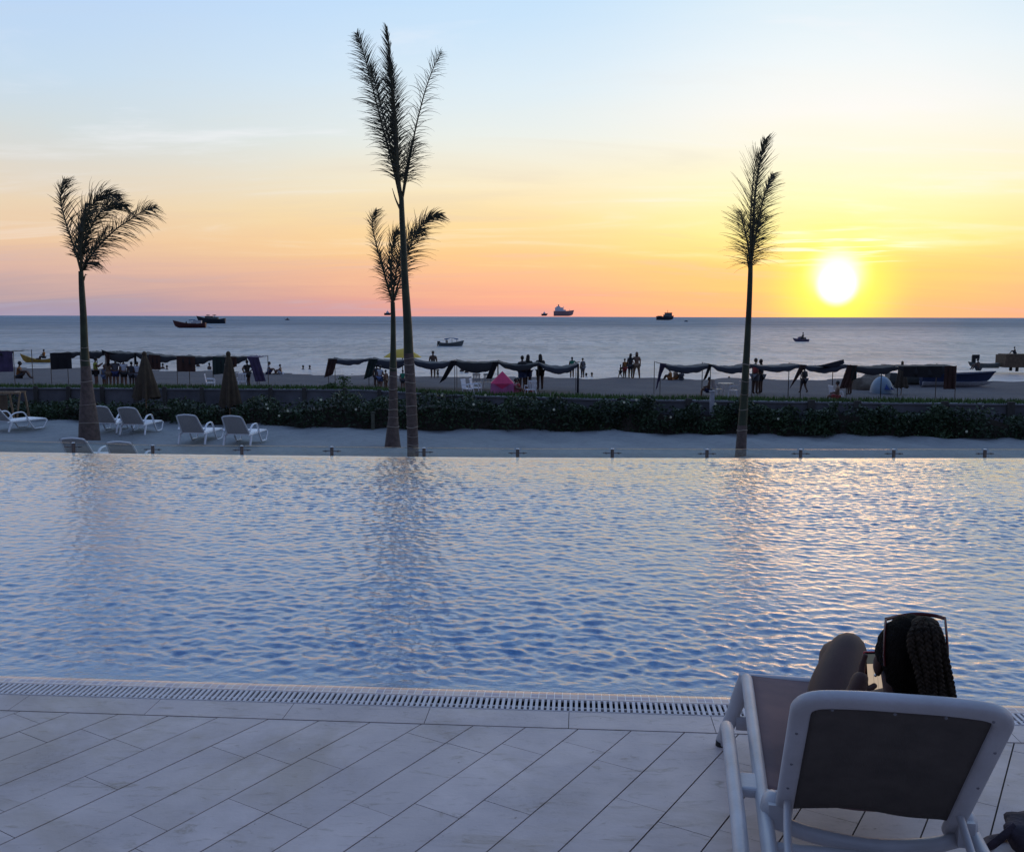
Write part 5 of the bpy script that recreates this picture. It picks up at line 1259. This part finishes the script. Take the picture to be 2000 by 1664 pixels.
o = MB(); o.tube(curve([(-.27, -.20, .335), (-.16, -.255, .33), (0, -.285, .328), (.16, -.255, .33), (.27, -.20, .335)], 6), .020, 10, flat=1.2); o.build('curved_crossbar', PM, lg, True)
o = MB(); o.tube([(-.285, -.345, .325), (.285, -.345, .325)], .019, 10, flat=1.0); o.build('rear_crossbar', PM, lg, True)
# sling seat
v = []; f = []; nx, ny3 = 12, 26
for j in range(ny3 + 1):
    for i in range(nx + 1):
        x = -.275 + .55 * i / nx; y = -.06 + 1.005 * j / ny3
        dip = math.exp(-((y + .0) / .28) ** 2) * .035 + .008
        v.append((x, y, .366 - dip * math.sin(math.pi * i / nx)))
for j in range(ny3):
    for i in range(nx): f.append((j * (nx + 1) + i, j * (nx + 1) + i + 1, (j + 1) * (nx + 1) + i + 1, (j + 1) * (nx + 1) + i))
se = mobj('seat', pydata('seat', v, f), M['seat_mesh'], lg, True); so_ = se.modifiers.new('thick', 'SOLIDIFY'); so_.thickness = .005; so_.offset = -1
# back frame: rounded moulded hoop with a sling
b0 = Vector((0, -.20, .365)); b1 = Vector((0, -.615, .885)); bd = (b1 - b0); BLn = bd.length; bd.normalize(); bn_ = Vector((0, -bd.z, bd.y)) * -1
bn_ = Vector((0, bd.z, -bd.y))  # faces forward/up towards the sitter
def BP(x, t, off=0): return Vector((x, 0, 0)) + b0 + bd * t + bn_ * off
hoop = rounded([BP(-.240, -.02), BP(-.243, BLn - .005), BP(-.12, BLn + .012), BP(.12, BLn + .012), BP(.243, BLn - .005), BP(.240, -.02)], .085, 8)
def band(mb, pts, wid, thk, n=16):
    """moulded section: wide in the plane of the back, thin across"""
    pts = [Vector(p) for p in pts]; rings = []
    for i, p in enumerate(pts):
        t = (pts[min(i + 1, len(pts) - 1)] - pts[max(i - 1, 0)]).normalized(); a = t.cross(bn_).normalized()
        u_ = i / (len(pts) - 1); q = abs(2 * u_ - 1); ww = wid
        rings.append([p + a * math.copysign(abs(math.cos(2 * math.pi * k / n)) ** .7, math.cos(2 * math.pi * k / n)) * ww + bn_ * math.copysign(abs(math.sin(2 * math.pi * k / n)) ** .7, math.sin(2 * math.pi * k / n)) * thk for k in range(n)])
    v = [q for r_ in rings for q in r_]; f = []
    for i in range(len(pts) - 1):
        for k in range(n): f.append((i * n + k, i * n + (k + 1) % n, (i + 1) * n + (k + 1) % n, (i + 1) * n + k))
    f.append(tuple(range(n))); f.append(tuple((len(pts) - 1) * n + k for k in range(n - 1, -1, -1))); mb.add(v, f)
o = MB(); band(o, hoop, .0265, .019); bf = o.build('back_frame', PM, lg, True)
v = []; f = []; nx, ny3 = 16, 18
for j in range(ny3 + 1):
    for i in range(nx + 1):
        x = -.225 + .45 * i / nx; u_ = 2 * i / nx - 1; lo_ = .062 + .012 * math.cos(u_ * 4.5 + .8) - .02 * abs(u_) ** 6; t = lo_ + (BLn - .02 - lo_) * j / ny3
        v.append(BP(x, t, -.004 + .012 * (1 - u_ * u_) * math.sin(math.pi * j / ny3)))
for j in range(ny3):
    for i in range(nx): f.append((j * (nx + 1) + i, j * (nx + 1) + i + 1, (j + 1) * (nx + 1) + i + 1, (j + 1) * (nx + 1) + i))
bk = mobj('backrest', pydata('backrest', v, f), M['dark_mesh'], lg, True); so_ = bk.modifiers.new('thick', 'SOLIDIFY'); so_.thickness = .004
for x, t in ((-.17, BLn - .012), (-.02, BLn - .010), (.1, BLn - .010), (.21, BLn - .012), (-.246, BLn * .78), (-.245, BLn * .52), (-.243, BLn * .30), (.246, BLn * .75), (.246, BLn * .45)):
    o = MB(); o.ball(BP(x, t, -.0195), (.0042, .0022, .0042), 8, 5); o.build('screw_cap', M['screw'], bf, True)

# ------------------------------------------------------------------ the woman on it
wo_ = empty('person', Vector((1.05, 2.95, .36)), 0, 'woman with braids and raised knees lying on the foreground lounger, looking at a phone', 'person')
OW = wo_.location
def w(x, y, z): return Vector((x, y, z)) - OW
M['wskin'] = mat('brown_skin', (.062, .026, .019), .6, .1, 10, .1, 120, spec=.3); 
M['whair'] = mat('dark_braid_hair', (.04, .027, .018), .75, .35, 60, .5, 500, spec=.15); M['cap_hair'] = mat('tight_black_hair', (.006, .004, .003), .8, .5, 30, 1.0, 260, spec=.08, stretch=(1, .25, .25))
M['shorts'] = mat('pale_blue_shorts', (.24, .25, .33), .85, .1, 12); M['shirt'] = mat('pale_top', (.5, .46, .45), .85, .08, 12)
hipL, knL, anL, toL = w(.975, 2.91, .515), w(1.160, 3.24, .735), w(1.30, 3.58, .43), w(1.34, 3.74, .40)
hipR, knR, anR, toR = w(1.10, 2.95, .50), w(1.185, 3.42, .630), w(1.36, 3.76, .42), w(1.39, 3.90, .40)
head = P(1778, 1282, 2.585) - OW
J = {'pel': (w(1.06, 2.88, .475), (.15, .12)), 'bel': (w(1.04, 2.78, .57), (.14, .115)), 'che': (w(1.05, 2.675, .685), (.165, .12)), 'nek': (head + Vector((-.012, .02, -.125)), (.062, .062)), 'jaw': (head + Vector((-.006, .03, -.055)), (.082, .09)),
     'sku': (head + Vector((0, .0, .03)), (.108, .115)), 'top': (head + Vector((0, -.004, .082)), (.075, .08)), 'face': (head + Vector((-.005, .075, -.035)), (.05, .05)), 'nose': (head + Vector((-.005, .118, -.025)), .018),
     'shL': (w(.94, 2.68, .70), .065), 'elL': (w(.96, 2.84, .60), .05), 'wrL': (P(1672, 1362, 2.79) - OW, .034), 'paL': (P(1677, 1332, 2.815) - OW, (.036, .026)), 'knkL': (P(1684, 1312, 2.83) - OW, (.034, .022)),
     'shR': (w(1.21, 2.64, .705), .07), 'elR': (w(1.28, 2.80, .58), .052), 'wrR': (w(1.20, 2.98, .60), .034), 'paR': (w(1.17, 3.03, .61), .036),
     'hpL': (hipL, .098), 'thL': (hipL.lerp(knL, .45) + Vector((-.012, 0, 0)), .098), 'knL': (knL, .060), 'caL': (knL.lerp(anL, .35), .066), 'anL': (anL, .045), 'toL': (toL, .036),
     'hpR': (hipR, .125), 'thR': (hipR.lerp(knR, .5), .105), 'knR': (knR, .074), 'caR': (knR.lerp(anR, .35), .068), 'anR': (anR, .042), 'toR': (toR, .036)}
E_ = [('pel', 'bel'), ('bel', 'che'), ('che', 'nek'), ('nek', 'jaw'), ('jaw', 'sku'), ('sku', 'top'), ('jaw', 'face'), ('face', 'nose'), ('che', 'shL'), ('shL', 'elL'), ('elL', 'wrL'), ('wrL', 'paL'), ('paL', 'knkL'),
      ('che', 'shR'), ('shR', 'elR'), ('elR', 'wrR'), ('wrR', 'paR'), ('pel', 'hpL'), ('hpL', 'thL'), ('thL', 'knL'), ('knL', 'caL'), ('caL', 'anL'), ('anL', 'toL'), ('pel', 'hpR'), ('hpR', 'thR'), ('thR', 'knR'), ('knR', 'caR'), ('caR', 'anR'), ('anR', 'toR')]
body = skin('body', J, E_, M['wskin'], wo_, 2, 'pel')
# fingers of the left hand curled round the phone, grown into the body mesh
def finger(pts, r): 
    J_ = {str(i): (P(*p) - OW, r * (1.0 - .13 * i)) for i, p in enumerate(pts)}
    return skin('finger', J_, [(str(i), str(i + 1)) for i in range(len(pts) - 1)], M['wskin'], wo_, 2, '0')
fg = [finger([(1682, 1318, 2.83), (1684, 1300, 2.84), (1688, 1287, 2.845), (1692, 1276, 2.845)], .0115),
      finger([(1682, 1322, 2.84), (1687, 1306, 2.865), (1697, 1298, 2.87), (1708, 1297, 2.865)], .0115),
      finger([(1682, 1328, 2.84), (1688, 1316, 2.87), (1699, 1311, 2.875), (1710, 1311, 2.867)], .0110),
      finger([(1681, 1334, 2.84), (1688, 1328, 2.87), (1698, 1325, 2.873), (1707, 1325, 2.867)], .0100),
      finger([(1677, 1345, 2.80), (1688, 1347, 2.80), (1700, 1344, 2.805), (1712, 1336, 2.812)], .0135)]
fr_ = [finger([(1640, 1395, 3.0), (1645, 1390, 3.05), (1648, 1388, 3.1)], .010)]
join_into(body, fg + fr_)
# ears and eyes
hx = head
for s in (-1, 1):
    o = MB(); o.ball(hx + Vector((s * .083, .012, -.028)), (.012, .020, .032), 12, 8); o.build('ear', M['wskin'], wo_, True)
o = MB(); o.ball(hx + Vector((-.092, .004, -.055)), .0045, 8, 6); o.build('earring', M['chrome'], wo_, True)
for s in (-1, 1):
    o = MB(); o.ball(hx + Vector((s * .03, .096, .0)), (.013, .010, .008), 10, 6); o.build('eye', M['cloth_white'], wo_, True)
o = MB(); o.ball(hx + Vector((-.005, .108, -.062)), (.022, .010, .007), 10, 6); o.build('lips', mat('lips', (.2, .05, .05), .5), wo_, True)
# hair: cap plus braids from the crown
bm = bmesh.new(); bmesh.ops.create_uvsphere(bm, u_segments=40, v_segments=24, radius=1)
for v_ in bm.verts:
    c = v_.co.copy(); back_ = max(0, -c.y)
    ridge = 1 + .02 * math.sin(math.atan2(c.x - .3, c.z + .15) * 22 + c.y * 4)
    v_.co = Vector((c.x * .0925 * ridge, c.y * .105 * ridge - .006, c.z * (.112 if c.z > 0 else .125) * ridge + .005))
    if c.y > .35: v_.co.y *= .75
    if c.z < -.2 and c.y > -.25: v_.co.x *= .80; v_.co.y *= .7
me = bpy.data.meshes.new('hair'); bm.to_mesh(me); bm.free(); hc = mobj('hair', me, M['cap_hair'], wo_, True); hc.location = hx
def braid(pts, r):
    C = curve([P(*p) - OW for p in pts], 14); mb = MB(); N = len(C)
    L_ = sum((C[i + 1] - C[i]).length for i in range(N - 1)); turns = L_ / .021
    for st in range(3):
        path = []; rad = []
        M_ = 110
        for k in range(M_ + 1):
            f_ = k / M_ * (N - 1); i = min(int(f_), N - 2); p = C[i].lerp(C[i + 1], f_ - i); t = (C[i + 1] - C[i]).normalized()
            a = t.cross(Vector((0, 1, 0))).normalized(); b = t.cross(a); ph = 2 * math.pi * (k / M_ * turns * .5 + st / 3)
            tp = min(1, .5 + k / M_ * 2, 1.15 - .35 * k / M_)
            path.append(p + a * math.sin(ph) * r * .75 * tp + b * math.sin(2 * ph) * r * .45 * tp); rad.append(r * .62 * tp)
        mb.tube(path, rad, 6)
    return mb.build('braid', M['whair'], hc_parent, True, merge=False)
hc_parent = wo_
for pts in ([(1800, 1222, 2.53), (1783, 1232, 2.475), (1779, 1262, 2.455), (1790, 1300, 2.445), (1798, 1335, 2.44), (1804, 1366, 2.43)],
            [(1804, 1218, 2.53), (1795, 1228, 2.47), (1797, 1262, 2.45), (1806, 1300, 2.44), (1811, 1335, 2.44), (1815, 1366, 2.43)],
            [(1808, 1216, 2.53), (1808, 1226, 2.47), (1812, 1262, 2.45), (1819, 1300, 2.44), (1823, 1335, 2.44), (1826, 1366, 2.43)],
            [(1812, 1216, 2.53), (1822, 1226, 2.475), (1828, 1262, 2.45), (1833, 1300, 2.44), (1838, 1335, 2.44), (1840, 1366, 2.43)],
            [(1812, 1218, 2.54), (1832, 1232, 2.49), (1842, 1268, 2.47), (1851, 1305, 2.46), (1858, 1338, 2.45), (1863, 1366, 2.43)],
            [(1806, 1218, 2.55), (1826, 1222, 2.52), (1838, 1250, 2.49), (1843, 1300, 2.48), (1847, 1335, 2.46), (1850, 1368, 2.44)],
            [(1800, 1214, 2.55), (1788, 1222, 2.49), (1790, 1250, 2.47), (1800, 1290, 2.46), (1809, 1330, 2.45), (1817, 1366, 2.44)],
            [(1806, 1206, 2.55), (1800, 1214, 2.49), (1803, 1245, 2.465), (1811, 1285, 2.455), (1818, 1325, 2.45), (1832, 1367, 2.44)]):
    braid(pts, .0082)
o = MB(); o.ball(P(1806, 1222, 2.54) - OW, (.038, .032, .026), 14, 10); o.build('hair_knot', M['whair'], wo_, True)
# shorts and top
sh = {'p': (J['pel'][0], (.14, .125)), 'hL': (hipL, .100), 'kL': (hipL.lerp(knL, .42), .114), 'hR': (hipR, .13), 'kR': (hipR.lerp(knR, .30), .12)}
skin('shorts', sh, [('p', 'hL'), ('hL', 'kL'), ('p', 'hR'), ('hR', 'kR')], M['shorts'], wo_, 2, 'p')
tp = {'p': (J['pel'][0] + Vector((0, -.02, .04)), (.16, .13)), 'b': (J['bel'][0], (.152, .125)), 'c': (J['che'][0], (.175, .13)), 'n': (J['nek'][0] + Vector((-.01, -.0, -.055)), (.085, .075)), 'sL': (J['shL'][0], .078), 'aL': (J['shL'][0].lerp(J['elL'][0], .5), .066), 'sR': (J['shR'][0], .078), 'aR': (J['shR'][0].lerp(J['elR'][0], .5), .066)}
skin('top', tp, [('p', 'b'), ('b', 'c'), ('c', 'n'), ('c', 'sL'), ('sL', 'aL'), ('c', 'sR'), ('sR', 'aR')], M['shirt'], wo_, 2, 'p')
# sunglasses pushed up on the head
sg = empty('sunglasses', P(1788, 1215, 2.60), 0, 'dark red rimmed sunglasses pushed up on top of the woman\'s braided head', 'sunglasses'); O2 = sg.location
M['sg'] = mat('dark_red_plastic', (.09, .008, .008), .25); M['lens'] = mat('dark_lens', (.02, .012, .012), .08)
def p2(*a): return P(*a) - O2
o = MB(); o.tube(curve([p2(1730, 1209, 2.62), p2(1752, 1204, 2.655), p2(1788, 1199, 2.67), p2(1824, 1202, 2.655), p2(1846, 1208, 2.62)], 6), .0042, 8, flat=1.3); o.build('brow_bar', M['sg'], sg, True)
for a_, b_, c_, d_ in (((1730, 1209, 2.62), (1728, 1240, 2.57), (1727, 1275, 2.545), (1728, 1300, 2.54)), ((1846, 1208, 2.62), (1849, 1240, 2.57), (1851, 1275, 2.545), (1850, 1300, 2.54))):
    o = MB(); o.tube(curve([p2(*a_), p2(*b_), p2(*c_), p2(*d_)], 6), .0034, 8, flat=1.4); o.build('temple', M['sg'], sg, True)
for cx in (1760, 1817):
    o = MB(); o.tube([p2(cx, 1220, 2.662), p2(cx, 1219, 2.668)], .024, 16, flat=.8); ls = o.build('lens', M['lens'], sg, True)
# phone
ph = empty('phone', P(1713, 1318, 2.845), 0, 'phone in a red case with a lit screen in the woman\'s left hand', 'phone')
ph.rotation_euler = (R(-14), R(-3), R(-6))
M['case'] = mat('red_phone_case', (.42, .012, .02), .4); M['bezel'] = mat('black_glass', (.008, .008, .01), .1)
o = MB(); o.box((0, 0, 0), (.072, .009, .142)); cs = o.build('case', M['case'], ph); bb_ = cs.modifiers.new('bevel', 'BEVEL'); bb_.width = .004; bb_.segments = 3
o = MB(); o.box((0, -.0050, 0), (.066, .002, .136)); o.build('bezel', M['bezel'], ph)
def emis(name, c, s):
    m = bpy.data.materials.new(name); m.use_nodes = True; b = m.node_tree.nodes['Principled BSDF']; b.inputs['Base Color'].default_value = (.02, .02, .02, 1); b.inputs['Roughness'].default_value = .2
    b.inputs['Emission Color'].default_value = c + (1,); b.inputs['Emission Strength'].default_value = s; return m
M['scr'] = emis('screen_page', (.62, .48, .36), .75); M['scr2'] = emis('screen_picture', (.09, .10, .10), .6); M['scr3'] = emis('screen_lines', (.40, .32, .25), .6)
o = MB(); o.box((0, -.0062, -.014), (.058, .001, .096)); sc_ = o.build('screen', M['scr'], ph)
o = MB(); o.box((0, -.0062, .049), (.058, .001, .028)); o.build('screen_picture', M['scr2'], ph)
o = MB()
for i in range(3): o.box((-.012 + i * .012, -.0069, -.014), (.0012, .0004, .09))
o.build('screen_lines', M['scr3'], sc_)
# bag at the bottom right corner
bg_ = empty('bag', (1.93, 3.12, 0), R(-25), 'dark purplish soft bag lying on the deck in the bottom right corner', 'bag')
M['bag'] = mat('dark_purple_fabric', (.045, .032, .045), .85, .25, 14, .5, 60)
bm = bmesh.new(); bmesh.ops.create_uvsphere(bm, u_segments=40, v_segments=24, radius=1)
for v_ in bm.verts:
    c = v_.co.copy(); n = 1 + .05 * math.sin(c.x * 7 + c.z * 5) + .035 * math.sin(c.y * 11 + c.x * 9)
    v_.co = Vector((math.copysign(abs(c.x) ** .75, c.x) * .23 * n, math.copysign(abs(c.y) ** .8, c.y) * .13 * n, max(0, .075 + math.copysign(abs(c.z) ** .8, c.z) * .085 * n)))
me = bpy.data.meshes.new('pouch'); bm.to_mesh(me); bm.free(); mobj('pouch', me, M['bag'], bg_, True)
o = MB(); o.tube(curve([(-.2, -.05, .12), (-.28, -.10, .05), (-.27, .04, .012), (-.15, .12, .03), (-.05, .1, .14)], 8), .009, 8, flat=2); o.build('strap', M['bag'], bg_, True)
